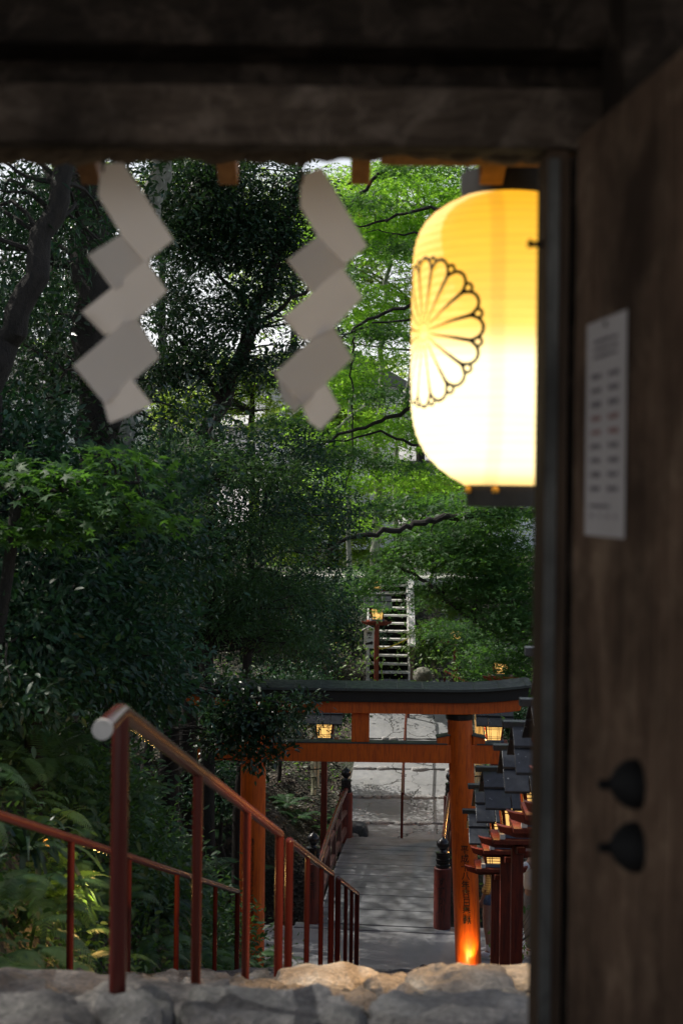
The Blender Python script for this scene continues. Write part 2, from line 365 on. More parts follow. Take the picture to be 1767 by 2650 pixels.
# ------------------------------------------------------------------ terrain
AX = .0725
SLOPE = .33
def stairz(Y): return 1.34 - SLOPE*Y
def smooth(x, a, b):
    t = np.clip((x-a)/(b-a), 0, 1); return t*t*(3-2*t)
def G(X, Y):
    X = np.asarray(X, float); Y = np.asarray(Y, float)
    prof = np.interp(Y, [-60, 3.5, 4, 20, 22.0, 22.7, 24, 25.8, 27.2, 28, 31, 34.2, 35.5, 37.6, 38.8, 45, 60, 100, 160, 400],
                     [-.25, -.25, -.35, -5.62, -5.62, -5.75, -7.4, -7.4, -5.8, -5.45, -4.9, -4.1, -3.5, -2.5, -1.3, -1.0, -.6, 3, 9, 22])
    u = X - (AX*Y - .7)
    wl = np.interp(Y, [0, 15, 18, 21, 26, 29, 60], [1.62, 1.62, 2.0, 2.7, 2.2, 1.5, 3.0])
    sl = np.interp(Y, [0, 14, 18, 22, 30, 45, 70], [1.7, 1.7, 1.3, .75, .5, .15, .05])
    dl = np.maximum(0, -u-wl); hl = 7*(1-np.exp(-dl*sl/7))*smooth(Y, 2.5, 6)
    dr = np.maximum(0, u-np.interp(Y, [0, 20, 27, 60], [2.1, 2.6, 1.8, 4])); hr = 4*(1-np.exp(-dr*.5/4))*smooth(Y, 2.5, 6)*(1-.8*smooth(Y, 40, 70))
    nz = .10*np.sin(X*2.1+Y*1.3)+.07*np.sin(X*4.7-Y*3.1)+.05*np.sin(Y*5.3+X*1.7)
    wob = np.clip((dl+dr)*1.2, 0, 1)
    gul = smooth(Y, 22.3, 23.6)*(1-smooth(Y, 26.2, 27.8))
    return prof + (hl+hr)*(1-.45*gul) + nz*wob
def ground_at(x, y): return float(G(x, y))
def hit(px, py, y0=5.0, y1=70.0):
    Ys = np.arange(y0, y1, .04); p = P(px, py, 1.0)
    X = p.x*Ys; Z = CAMZ+(p.z-CAMZ)*Ys
    h = np.nonzero(Z <= G(X, Ys))[0]
    if len(h) == 0: return None
    k = h[0]; return Vector((X[k], Ys[k], float(G(X[k], Ys[k]))))
xs = np.unique(np.concatenate([np.linspace(-700, -60, 12), np.linspace(-60, -12, 25), np.linspace(-12, 10, 133), np.linspace(10, 60, 25), np.linspace(60, 700, 12)]))
ys = np.unique(np.concatenate([np.linspace(-60, 3, 12), np.linspace(3, 40, 186), np.linspace(40, 110, 36), np.linspace(110, 1500, 20)]))
XX, YY = np.meshgrid(xs, ys); ZZ = G(XX, YY)
mb = MB(); nx = len(xs)
mb.v = [tuple(p) for p in np.stack([XX.ravel(), YY.ravel(), ZZ.ravel()], 1).tolist()]
mb.f = [(i*nx+j, i*nx+j+1, (i+1)*nx+j+1, (i+1)*nx+j) for i in range(len(ys)-1) for j in range(nx-1)]; mb.mi = [0]*len(mb.f)
tag(mb.build('ground', GROUND, smooth=True), kind='structure')

def ux(u, Y): return u + AX*Y
# gate floor
mb = MB(); mb.box((0, -.6, -.13), (9, 8.0, .26)); tag(mb.build('gate_floor', STONE, bevel=.02), kind='structure')
mb = MB(); mb.grid([[(-22+i*4.4, -40+j*3.6, -.13+.02*math.sin(i*2+j)) for i in range(11)] for j in range(11)])
tag(mb.build('bounce_ground', mat_basic('pale_gravel', (.34, .33, .31), (.5, .49, .46), .9, nscale=40, bstr=.6, bdist=.02), smooth=True), kind='structure')  # unseen gravel behind the camera, added to bounce sun onto the gate
# stone steps: a bed of mortar with rows of rough stones
bed = MB(); st = MB(); sttint = []
RUN = .515; k = 0; Yc = 3.50
rr = random.Random(3)
while Yc < 19.9:
    z = stairz(Yc+.25) - .02
    uL, uR = -2.2, .42
    xm = ux((uL+uR)/2, Yc)
    bed.box((xm, Yc+RUN/2, z-.24), (uR-uL+.2, RUN+.03, .34))
    u = uL
    near = Yc < 8.5
    while u < uR:
        wd = rr.uniform(.2, .62) if near else rr.uniform(.35, .8)
        dp = RUN*rr.uniform(.92, 1.12)
        hz = z + (rr.uniform(-.035, .03) if near else rr.uniform(-.03, .03))
        _v0 = len(st.v)
        stone_geo(st, (ux(u+wd/2, Yc), Yc+RUN/2+rr.uniform(-.04, .04), hz-.11), (wd*.97, dp*.96, .27), rr.uniform(0, 90),
                  nu=52 if near else 18, nv=30 if near else 10, ex=.40, amp=.085, rz=rr.uniform(-.35, .35), fine=1.0)
        sttint += [rr.random()]*(len(st.v)-_v0)
        u += wd
    k += 1; Yc += RUN
tag(bed.build('mortar_bed', STONED), kind='structure')
_so = tag(st.build('stone_steps', STEPST, smooth=True), kind='structure')
_so.data.attributes.new('tint', 'FLOAT', 'POINT').data.foreach_set('value', sttint)
# forecourt between the steps and the bridge
ZB = -5.27
mb = MB(); rows = []
for j in range(14):
    Y = 19.75 + j*(22.32-19.75)/13
    rows.append([(ux(-3.0+i*.2, Y), Y, ZB + .006*math.sin(i*1.3+j)) for i in range(24)])
mb.grid(rows); tag(mb.build('forecourt', CONC, smooth=True), kind='structure')
# stream
mb = MB(); mb.grid([[(-14+i*1.0, 22.5+j*.5, -6.55+.02*math.sin(i*3+j)) for i in range(30)] for j in range(10)])
tag(mb.build('stream', WATER, smooth=True), kind='structure')
# rising path beyond the bridge: sloped slabs with stone risers
pathpts = [(26.95, -5.10), (28.2, -5.02), (29.6, -4.80), (31.2, -4.52), (32.9, -4.15), (34.2, -3.70), (35.7, -3.12)]
def pathc(Y): return 1.06 + (Y-27)*.075
mb = MB()
for i in range(len(pathpts)-1):
    (ya, za), (yb, zb) = pathpts[i], pathpts[i+1]
    z0 = za + (.035 if i else 0)
    rows = [[(pathc(y)-1.05+k*.15, y, z0+(zb-z0)*t + .008*math.sin(k*1.9+i*3+t*5)) for k in range(15)] for t in (0, .2, .4, .6, .8, 1) for y in (ya+(yb-ya)*t,)]
    mb.grid(rows)
    mb.grid([[(x, y, z) for x, y, z in rows[0]], [(x, y+.01, z-.16) for x, y, z in rows[0]]])
    for s in (0, -1):
        mb.grid([[rw[s] for rw in rows], [(rw[s][0], rw[s][1], rw[s][2]-.5) for rw in rows]])
tag(mb.build('path', PAVE, smooth=True), kind='structure')
mb = MB(); rr = random.Random(9)
for i in range(1, len(pathpts)-1):
    ya, za = pathpts[i]; x = pathc(ya)-1.05
    while x < pathc(ya)+1.0:
        wd = rr.uniform(.16, .5)
        if rr.random() < .62:
            stone_geo(mb, (x+wd/2, ya+.03, za+.0), (wd, rr.uniform(.14, .24), rr.uniform(.10, .14)), rr.uniform(0, 99), 18, 10, .6, .10, rr.uniform(-.3, .3))
        x += wd*rr.uniform(1.0, 1.15)
tag(mb.build('path_edge_stones', KERBST, smooth=True), kind='structure')

# ------------------------------------------------------------------ the gate in the foreground
GZ = 2.8
gate = empty('shrine_gate', (0, 2.8, 0), 0, 'dark old wooden gate whose beams and right jamb frame the view', 'gate')
def gp(v): return (v[0], v[1]-2.8, v[2])
zb = 2.114; zt = 2.221; BD = -.30
mb = MB(); mb.box((-.3, BD+.03, (zb+zt)/2), (5.0, .06, zt-zb)); mb.build('lower_beam', GATEH, gate, bevel=.008)
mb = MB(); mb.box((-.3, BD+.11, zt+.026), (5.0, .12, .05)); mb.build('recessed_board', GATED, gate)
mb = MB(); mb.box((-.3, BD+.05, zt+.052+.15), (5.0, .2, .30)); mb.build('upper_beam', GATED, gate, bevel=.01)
mb = MB()
jx0 = P(1380, 1300, 2.62).x
mb.box((jx0+.021, -.24, 1.056), (.042, .12, 2.112)); mb.build('jamb', JAMB, gate, bevel=.006)
mb = MB(); mb.box((jx0+.0125, -.303, 1.05), (.021, .008, 2.09)); mb.build('weathered_strip', STRIP, gate, bevel=.003)
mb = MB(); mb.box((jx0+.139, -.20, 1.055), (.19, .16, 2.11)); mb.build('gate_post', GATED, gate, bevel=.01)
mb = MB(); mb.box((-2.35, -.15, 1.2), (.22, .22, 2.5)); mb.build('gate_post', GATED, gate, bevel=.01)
_pg = P(1366, 632, 2.55); mb = MB(); mb.box((_pg.x+.012, 2.55-2.8, _pg.z), (.026, .012, .009)); mb.box((_pg.x+.003, 2.55-2.8, _pg.z+.001), (.006, .012, .014)); mb.build('latch_peg', IRON, gate)
# dark block closing the upper right corner
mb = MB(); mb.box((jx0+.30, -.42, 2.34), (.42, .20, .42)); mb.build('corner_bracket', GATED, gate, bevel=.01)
# roof over the gate: boards sloping both ways, unseen, built for shade
mb = MB()
for (ya, za, yb, zb_) in ((-.9, 3.14, .45, 3.69), (.45, 3.69, 3.66, 2.375)):
    mb.grid([[(x, y, z+t) for x in (-4, -2, 0, 2, 4)] for (y, z, t) in ((ya, za, 0), (yb, zb_, 0), (yb, zb_, .14), (ya, za, .14), (ya, za, 0))])
mb.v = [(x, y-2.8, z) for x, y, z in mb.v]
mb.build('roof', EAVE, gate)
for px in (238, 592, 932, 1268, -110, -450):
    v0 = P(px, 484, 3.62); v1 = Vector((v0.x, 2.96, v0.z+.262))
    d = (v1-v0); L = d.length; e = Euler((math.atan2(d.z, d.y), 0, 0))
    mb = MB(); mb.box(gp((v0+v1)/2+Vector((0, 0, .03))), (.049 if px < 1200 else .06, L, .06), e); mb.build('rafter', RAFT, gate, bevel=.003)
_e0 = P(985, 402, 3.40); _e1 = P(1440, 402, 3.40); mb = MB(); mb.box(gp(((_e0.x+_e1.x)/2, 3.40, P(1200, 396, 3.40).z)), (_e1.x-_e0.x, .08, .022), Euler((-.38, 0, 0))); mb.build('eave_board', RAFT, gate, bevel=.003)
# straw rope under the beam
rope = MB()
N = 260
for s in range(3):
    pts = []
    for i in range(N):
        x = -1.7 + 2.14*i/(N-1)
        a = i*.20 + s*2*PI/3
        sag = .008*math.sin(x*3.1+.6) + .004*math.sin(x*11)
        pts.append((x, 2.945 + .013*math.sin(a), 2.216 + sag + .013*math.cos(a)))
    rope.tube(pts, [.018+.004*math.sin(i*.33+s)+.002*math.sin(i*1.1) for i in range(N)], 7)
STRAW = mat_basic('old_straw', (.10, .065, .035), (.24, .17, .10), .9, scale=(4, 20, 20), nscale=6, bstr=.8)
tag(rope.build('straw_rope', STRAW, smooth=True), 'twisted brown straw rope tied along the underside of the gate beam', 'rope')

# zigzag papers
def shide(name, label, polys, Y, dtilt):
    root = empty(name, P(polys[0][0][0]/1.568, 350+polys[0][0][1]/1.568, Y), 0, label, 'paper streamer', 'paper streamers hanging from the straw rope')
    o = Vector(root.location); mb = MB()
    for k, poly in enumerate(polys):
        off = .006*(k % 2) + .002*k
        top = min(q[1] for q in poly); bot = max(q[1] for q in poly)
        lft = min(q[0] for q in poly); rgt = max(q[0] for q in poly)
        front = []
        for q in poly:
            t = (q[1]-top)/(bot-top); tx = (q[0]-lft)/(rgt-lft)
            front.append(P(q[0]/1.568, 350+q[1]/1.568, Y+off+dtilt[k]*(t-.5)*.03+.06*(tx-.5)*(1 if k % 2 else -1))-o)
        n = len(front); back = [v+Vector((0, .0012, 0)) for v in front]
        mb.add(front+back, [tuple(range(n)), tuple(range(n, 2*n))[::-1]] + [(i, (i+1) % n, n+(i+1) % n, n+i) for i in range(n)])
    mb.build('folded_paper', PAPER, root)
    # folded edges that turn away along the left side
    mb = MB()
    for k, (a, b) in enumerate(((1, 2), (2, 3), (3, 4))):
        poly = polys[min(a, len(polys)-1)]
        p0 = P(poly[0][0]/1.568, 350+poly[0][1]/1.568, Y+.012)-o; p1 = P(poly[-1][0]/1.568, 350+poly[-1][1]/1.568, Y+.012)-o
        sh = Vector((-.006, .02, .002)); mb = MB(); mb.add([p0, p1, p1+sh, p0+sh], [(0, 1, 2, 3)]); mb.build('folded_edge', PAPER, root)
    mb = MB(); mb.tube([Vector((0, .02, -.01)), Vector((.01, .03, .09))], .003, 6); mb.build('hanging_loop', STRAW, root)
    return root
shide('paper_streamer', 'white zigzag folded paper streamer hanging at the far left of the rope',
      [[(412, 118), (500, 110), (705, 425), (592, 512), (495, 408), (398, 245)],
       [(360, 485), (495, 400), (618, 516), (470, 630)],
       [(335, 715), (592, 508), (680, 632), (560, 745), (430, 812)],
       [(300, 932), (545, 722), (650, 900), (430, 1092)],
       [(418, 1078), (532, 985), (618, 1092), (520, 1140), (445, 1168)]], 2.80, (.3, -.7, .5, .7, -.5))
shide('paper_streamer', 'white zigzag folded paper streamer with curled lower end, nearer the glowing lantern',
      [[(1222, 165), (1305, 130), (1490, 450), (1400, 522), (1290, 412), (1218, 290)],
       [(1173, 502), (1290, 408), (1412, 530), (1275, 640)],
       [(1150, 737), (1388, 535), (1472, 657), (1345, 790), (1242, 835)],
       [(1118, 962), (1340, 756), (1430, 905), (1230, 1098)],
       [(1215, 1078), (1325, 1010), (1380, 1110), (1300, 1197), (1255, 1165)],
       [(1122, 975), (1190, 1040), (1222, 1095), (1195, 1127), (1145, 1075)]], 2.84, (-.3, .6, -.6, .8, -.4, -.5))

# door leaf, swung inward on the right
leaf_dir = Vector((.123, -1, 0)).normalized(); leaf_n = Vector((-1, -.123, 0)).normalized()
hinge = Vector((.3893, 2.4, 0))
lang = math.atan2(leaf_dir.y, leaf_dir.x)
door = empty('wooden_door', hinge, lang, 'heavy brown plank door leaf standing open at the right edge', 'door')
# local x runs along the leaf, local y is the side away from the viewer's left (negative faces left)
mb = MB()
xk = 0
for wd in (.11, .34, .36, .30):
    mb.box((xk+wd/2, .025, 1.053), (wd-.003, .05, 2.106)); xk += wd
mb.build('door_planks', GATEV, door, bevel=.004)
sgn = -1.0
# which local y side faces the viewer: compute
yv = Vector((-math.sin(lang), math.cos(lang), 0))
FS = 1.0 if yv.dot(leaf_n) > 0 else -1.0
for ch in door.children: ch.location.y = -.05 if FS > 0 else 0
def onleaf(px, py):
    """distance along the leaf and height of a point seen at px,py"""
    q = P(px, py, 1.0); dx = q.x
    t = (hinge.x - dx*hinge.y)/(leaf_dir.y*dx - leaf_dir.x)
    pt = hinge + leaf_dir*t
    pr = P(px, py, pt.y); return t, pr.z
for py in (2029, 2192):
    t, z = onleaf(1648, py)
    prof = [(.036, 0), (.036, .010), (.032, .020), (.023, .031), (.012, .038), (.008, .042), (.0075, .056), (.005, .058)]
    mb = MB(); mb.lathe(prof, 20)
    R = Matrix.Rotation(-PI/2*FS, 3, 'X')
    mb.v = [tuple(R @ Vector(v) + Vector((t, .0, z))) for v in mb.v]
    mb.build('iron_knob', IRON, door, smooth=True)
t0, z0 = onleaf(1525, 840); t1, z1 = onleaf(1628, 817); _, zz0 = onleaf(1512, 1385); _, zz1 = onleaf(1615, 1408)
notice = empty('paper_notice', hinge + leaf_dir*((t0+t1)/2) + leaf_n*.004 + Vector((0, 0, (z0+zz0)/2)), lang,
               'pale printed paper notice pinned to the plank door', 'notice')
W = t1-t0; H = ((z0-zz0)+(z1-zz1))/2
mb = MB(); mb.box((0, 0, 0), (W, .001, H)); mb.build('sheet', NOTICE, notice)
mb = MB(); mbr = MB(); rr = random.Random(4)
yy = FS*.0016
def stroke_block(m, x, z, w_, h_):
    n = max(2, int(w_/.006))
    for i in range(n):
        m.box((x-w_/2+w_*(i+.5)/n, yy, z+rr.uniform(-.1, .1)*h_), (w_/n*rr.uniform(.4, .85), .0008, h_*rr.uniform(.5, 1)))
for r in range(3): stroke_block(mb, 0, H*(.40-.035*r), W*.62, H*.020)
for r in range(9):
    for c_ in (-1, 1):
        stroke_block(mbr if r in (3, 4) else mb, c_*W*.22, H*(.24-.065*r), W*.26, H*.028)
stroke_block(mb, -.02, -H*.36, W*.5, H*.018)
for c_ in (-.3, -.1, .1, .3): stroke_block(mb, c_*W, -H*.405, W*.05, H*.022)
mb.build('print', PRINT, notice); mbr.build('red_print', PRINTR, notice)
mb = MB(); mb.lathe([(.004, 0), (.004, .003), (.001, .004)], 10)
R = Matrix.Rotation(-PI/2*FS, 3, 'X'); mb.v = [tuple(R @ Vector(v)+Vector((0, 0, H*.47))) for v in mb.v]; mb.build('pin', IRON, notice)

# ------------------------------------------------------------------ big paper lantern
LY = 3.75; la = P(1310, 886, LY); LH = 741*LY/F; LR = 246*LY/F
lant = empty('paper_lantern', la, 0, 'big glowing yellow paper lantern with a chrysanthemum crest hanging beside the jamb', 'lantern')
def lrad(z):
    t = max(-1, min(1, z/(LH/2)))
    rr_ = LR*(1-(.52*t**7 if t > 0 else .58*abs(t)**5))
    return rr_
mb = MB(); rows = 34*4; prof = []
for i in range(rows+1):
    z = -LH/2+LH*i/rows
    prof.append((lrad(z)+.0011*math.cos(2*PI*i/4.0), z))
mb.lathe(prof, 72, cap=False)
m, n, l, bs = nodes_of('glowing_ribbed_paper')
tc = n.new('ShaderNodeTexCoord'); sp = n.new('ShaderNodeSeparateXYZ'); l.new(tc.outputs['Object'], sp.inputs[0])
mr = n.new('ShaderNodeMapRange'); mr.inputs['From Min'].default_value = -LH/2; mr.inputs['From Max'].default_value = LH/2
l.new(sp.outputs['Z'], mr.inputs['Value'])
wv = n.new('ShaderNodeMath'); wv.operation = 'MULTIPLY'; wv.inputs[1].default_value = 2*PI*34/LH; l.new(sp.outputs['Z'], wv.inputs[0])
sn = n.new('ShaderNodeMath'); sn.operation = 'SINE'; l.new(wv.outputs[0], sn.inputs[0])
c = ramp(n, l, mr.outputs[0], [(0, (1, .66, .22)), (.06, (1, .80, .42)), (.42, (1, .80, .40)), (.53, (1, .58, .10)), (.75, (1, .53, .045)), (1, (1, .46, .016))])
sr = ramp(n, l, mr.outputs[0], [(0, (.5,)*3), (.05, (.85,)*3), (.40, (.95,)*3), (.50, (.60,)*3), (.62, (.50,)*3), (.85, (.47,)*3), (1, (.42,)*3)])
rib = n.new('ShaderNodeMath'); rib.operation = 'MULTIPLY_ADD'; rib.inputs[1].default_value = .035; rib.inputs[2].default_value = 1; l.new(sn.outputs[0], rib.inputs[0])
nzf = noise(n, l, texco(n, l, (1, 1, 6)), 5, 4)
nzm = n.new('ShaderNodeMath'); nzm.operation = 'MULTIPLY_ADD'; nzm.inputs[1].default_value = .3; nzm.inputs[2].default_value = .85; l.new(nzf, nzm.inputs[0])
ml = n.new('ShaderNodeMath'); ml.operation = 'MULTIPLY'; l.new(rib.outputs[0], ml.inputs[0]); l.new(sr, ml.inputs[1])
ml2 = n.new('ShaderNodeMath'); ml2.operation = 'MULTIPLY'; l.new(ml.outputs[0], ml2.inputs[0]); l.new(nzm.outputs[0], ml2.inputs[1])
ml3 = n.new('ShaderNodeMath'); ml3.operation = 'MULTIPLY'; ml3.inputs[1].default_value = 2.6; _a = n.new('ShaderNodeMath'); _a.operation = 'ADD'; _a.inputs[1].default_value = .05; l.new(sp.outputs['X'], _a.inputs[0])
_b = n.new('ShaderNodeMath'); _b.operation = 'ABSOLUTE'; l.new(_a.outputs[0], _b.inputs[0])
_r = ramp(n, l, _b.outputs[0], [(.012, (.84,)*3), (.024, (1,)*3)])
_c = n.new('ShaderNodeMath'); _c.operation = 'MULTIPLY'; l.new(ml2.outputs[0], _c.inputs[0]); l.new(_r, _c.inputs[1])
l.new(_c.outputs[0], ml3.inputs[0])
l.new(c, bs.inputs['Emission Color']); l.new(ml3.outputs[0], bs.inputs['Emission Strength'])
bs.inputs['Base Color'].default_value = (.35, .28, .16, 1); bs.inputs['Roughness'].default_value = .8
mb.build('paper_shade', m, lant, smooth=True)
rt = lrad(LH/2)
mb = MB(); mb.lathe([(rt+.004, LH/2-.004), (rt+.006, LH/2+.062), (rt-.012, LH/2+.066), (rt-.012, LH/2+.05)], 64); mb.build('top_ring', SOOT, lant, smooth=True)
rb = lrad(-LH/2)
mb = MB(); mb.lathe([(rb-.02, -LH/2-.052), (rb-.006, -LH/2-.056), (rb-.004, -LH/2+.003), (rb-.02, -LH/2+.003)], 64); mb.build('bottom_ring', SOOT, lant, smooth=True)
BRASS = mat_basic('brass_stud', (.5, .25, .03), (.6, .33, .05), .4, bstr=0, metallic=.4)
for dth in (-.95, -.05):
    mb = MB(); mb.lathe([(.009, -.009), (.011, 0), (.005, .009)], 12, c=((rb-.002)*math.sin(dth-.3), -(rb-.002)*math.cos(dth-.3), -LH/2-.012)); mb.build('brass_stud', BRASS, lant, smooth=True)
mb = MB()
for sx in (-1, 1):
    mb.tube([(sx*(rt-.01), 0, LH/2+.06), (sx*(rt-.012), 0, LH/2+.12), (sx*.02, 0, LH/2+.20), (0, 0, LH/2+.22)], .005, 8)
mb.tube([(0, 0, LH/2+.21), (0, -.01, LH/2+.42)], .006, 8); mb.build('hanging_wire', IRON, lant, smooth=True)
# crest: sixteen petals drawn in ink
th0 = -1.10; zc = P(1099, 873, LY).z - la.z; ER = .196
def onl(a, b, lift=.0022):
    z = zc+b; r = lrad(z)+lift; th = th0 + a/LR
    return (r*math.sin(th), -r*math.cos(th), z)
mb = MB()
def ribbon(pts, wds, closed=False):
    n_ = len(pts); L_ = []; R_ = []
    for i, p in enumerate(pts):
        q0 = pts[(i-1) % n_] if closed else pts[max(i-1, 0)]; q1 = pts[(i+1) % n_] if closed else pts[min(i+1, n_-1)]
        tx, ty = q1[0]-q0[0], q1[1]-q0[1]; ll = math.hypot(tx, ty)+1e-9; nx_, ny_ = -ty/ll, tx/ll
        wd = wds[i]/2
        L_.append(onl(p[0]+nx_*wd, p[1]+ny_*wd)); R_.append(onl(p[0]-nx_*wd, p[1]-ny_*wd))
    if closed: L_.append(L_[0]); R_.append(R_[0])
    mb.grid([L_, R_])
NP = 16; ro = ER*.93; half = PI/NP
for k in range(NP):
    a0 = 2*PI*k/NP + PI/2
    ca, sa = math.cos(a0), math.sin(a0); pts = []; wds = []
    rc = ro*math.cos(half)/(1+math.sin(half))*1.045; rt_ = rc*math.sin(half)*.97   # tip circle touching the sector edges
    r_in = ER*.16
    for i in range(9):
        t = i/8; r = r_in+(rc-r_in)*t; pts.append((r, -(r*math.tan(half)*.96 if t < 1 else rt_))); wds.append(.0040+.0040*t)
    for i in range(1, 12):
        a = -PI/2+PI*i/12; pts.append((rc+rt_*1.15*math.cos(a), rt_*math.sin(a))); wds.append(.0092)
    for i in range(9):
        t = 1-i/8; r = r_in+(rc-r_in)*t; pts.append((r, r*math.tan(half)*.96)); wds.append(.0040+.0040*t)
    ribbon([(x*ca-y*sa, x*sa+y*ca) for x, y in pts], wds)
    a1 = a0+half; rcx = ER*.915; rsm = ER*.056
    ribbon([(rcx*math.cos(a1)+rsm*math.cos(2*PI*i/16), rcx*math.sin(a1)+rsm*math.sin(2*PI*i/16)) for i in range(16)], [.0085]*16, True)
ribbon([(ER*.125*math.cos(2*PI*i/32), ER*.125*math.sin(2*PI*i/32)) for i in range(32)], [.003]*32, True)
m, n, l, bs = nodes_of('backlit_ink'); v = texco(n, l, (1, 1, 1))
dd = n.new('ShaderNodeVectorMath'); dd.operation = 'DISTANCE'; dd.inputs[1].default_value = onl(0, 0)
tc = n.new('ShaderNodeTexCoord'); l.new(tc.outputs['Object'], dd.inputs[0])
mr = n.new('ShaderNodeMapRange'); mr.inputs['From Min'].default_value = ER*.2; mr.inputs['From Max'].default_value = ER*.62; mr.inputs['To Min'].default_value = .85; mr.inputs['To Max'].default_value = 0.0
l.new(dd.outputs['Value'], mr.inputs['Value']); l.new(mr.outputs[0], bs.inputs['Emission Strength'])
bs.inputs['Emission Color'].default_value = (1, .42, .02, 1); bs.inputs['Base Color'].default_value = (.01, .007, .004, 1); bs.inputs['Roughness'].default_value = .8  # ink near the crest centre glows orange, painting in the lantern's bloom
mb.build('crest', m, lant)
# bulb light of the lantern itself
pl = bpy.data.lights.new('lantern_bulb', 'POINT'); pl.energy = 16; pl.color = (1, .60, .20); pl.shadow_soft_size = .05
plo = bpy.data.objects.new('lantern_bulb', pl); COL.objects.link(plo); plo.location = la + Vector((0, 0, -.27))

# ------------------------------------------------------------------ writing
def glyphs(text, size, spacing, weight=.006, squeeze=1.0):
    """vertical column of characters as 2D mesh data; returns list of (verts2d, faces), top at 0"""
    out = []
    for i, ch in enumerate(text):
        cu = bpy.data.curves.new('t', 'FONT'); cu.body = ch; cu.size = size; cu.align_x = 'CENTER'; cu.align_y = 'CENTER'
        cu.resolution_u = 3; cu.offset = weight*size
        ob = bpy.data.objects.new('t', cu); COL.objects.link(ob)
        dg = bpy.context.evaluated_depsgraph_get(); dg.update()
        me = bpy.data.meshes.new_from_object(ob.evaluated_get(dg))
        bm = bmesh.new(); bm.from_mesh(me)
        bmesh.ops.triangulate(bm, faces=bm.faces)
        if bm.verts:
            xs_ = [v.co.x for v in bm.verts]; ys_ = [v.co.y for v in bm.verts]
            cx, cy = (min(xs_)+max(xs_))/2, (min(ys_)+max(ys_))/2
            bm.verts.ensure_lookup_table(); bm.verts.index_update()
            out.append(([((v.co.x-cx)*squeeze, v.co.y-cy-i*spacing) for v in bm.verts], [tuple(v.index for v in f.verts) for f in bm.faces]))
        bm.free(); bpy.data.meshes.remove(me); bpy.data.objects.remove(ob); bpy.data.curves.remove(cu)
    return out
def wrap_text(text, size, spacing, ztop, radius_fn, ang, weight=.012, squeeze=.95, jit=0, center_fn=None):
    mb = MB(); rr = random.Random(len(text))
    for vs, fs in glyphs(text, size, spacing, weight, squeeze):
        o = []; j = rr.uniform(-jit, jit)
        for x, y in vs:
            z = ztop+y; r = radius_fn(z)+.006; a = ang+(x+j)/r
            c = center_fn(z) if center_fn else (0, 0)
            o.append((c[0]+r*math.sin(a), c[1]-r*math.cos(a), z))
        mb.add(o, fs)
    return mb

# ------------------------------------------------------------------ torii
TY = 20.4; tb = P(925, 2500, TY); ZT = -5.27
torii = empty('torii_gate', (tb.x, TY, ZT), -.01, 'vermilion torii gate with dark copper cap standing at the foot of the stone steps', 'torii')
def tl(px, py): v = P(px, py, TY); return v.x-tb.x, v.z-ZT
tz = lambda py, Y: P(925, py, Y).z-ZT
zroof = tz(1764, TY)-.10; zb0 = tz(1788, TY-.42); zb1 = tz(1817, TY-.33); zo1 = tz(1846, TY-.22); zn0 = tl(925, 1921)[1]; zn1 = tl(925, 1969)[1]
def curve_up(x): return .10*max(0, (abs(x)-1.3)/1.2)**2.0
def beam(x0, x1, ztop_, zbot_, yh, mbx, slope_end=.0, n=28, roof=0):
    ring = []
    for i in range(n+1):
        x = x0+(x1-x0)*i/n; c = curve_up(x); e = slope_end*(1 if x > 0 else -1)*(abs(x)/max(abs(x0), abs(x1)))**8
        if roof:
            ring.append([(x, -yh, zbot_+c), (x, -yh, zbot_+.035+c), (x, 0, ztop_+c), (x, yh, zbot_+.035+c), (x, yh, zbot_+c)])
        else:
            ring.append([(x-e, -yh, zbot_+c), (x+e, -yh, ztop_+c), (x+e, yh, ztop_+c), (x-e, yh, zbot_+c)])
    k = len(ring[0]); vs = [p for r in ring for p in r]
    fs = [(i*k+j, i*k+(j+1) % k, (i+1)*k+(j+1) % k, (i+1)*k+j) for i in range(n) for j in range(k)]
    fs += [tuple(range(k)), tuple(n*k+j for j in range(k))[::-1]]
    mbx.add(vs, fs)
XL, XR = -2.62, 2.40
mb = MB(); beam(XL, XR, zroof+.10, zb0, .42, mb, roof=1); mb.build('copper_roof', COPPER, torii, smooth=True)
for x in [XL+.25+i*.36 for i in range(14)]:
    if x < XR-.05:
        mb = MB(); c = curve_up(x); mb.tube([(x, -.425, zb0+.0+c), (x, -.423, zb0+.038+c), (x, 0, zroof+.104+c)], .004, 4); mb.build('roof_seam', BLACK, torii)
mb = MB(); beam(XL+.04, XR-.04, zb0-.004, zb1, .33, mb, .03); mb.build('black_top_beam', SOOT, torii, bevel=.008)
mb = MB(); beam(XL+.12, XR-.12, zb1-.003, zo1, .22, mb, .05); mb.build('upper_beam', VERM, torii, bevel=.008)
mb = MB(); mb.box((-.22+.06, 0, (zn0+zn1)/2), (4.32, .20, zn0-zn1)); mb.build('tie_beam', VERM, torii, bevel=.008)
for (a, b) in ((-2.20, -1.70), (-1.27, 1.24), (1.66, 2.02)):
    mb = MB(); mb.box(((a+b)/2, 0, zn0+.010), (b-a, .235, .018)); mb.build('tie_beam_cap', COPPER, torii, bevel=.004)
mb = MB(); mb.box((0, 0, (zo1+zn0)/2+.009), (.255, .16, zo1-zn0-.02)); mb.build('center_strut', VERM, torii, bevel=.006)
PXC = {-1: (tl(657, 1860)[0], tl(650, 2490)[0]), 1: (tl(1188, 1860)[0], tl(1212, 2490)[0])}
pz1 = zo1-.01
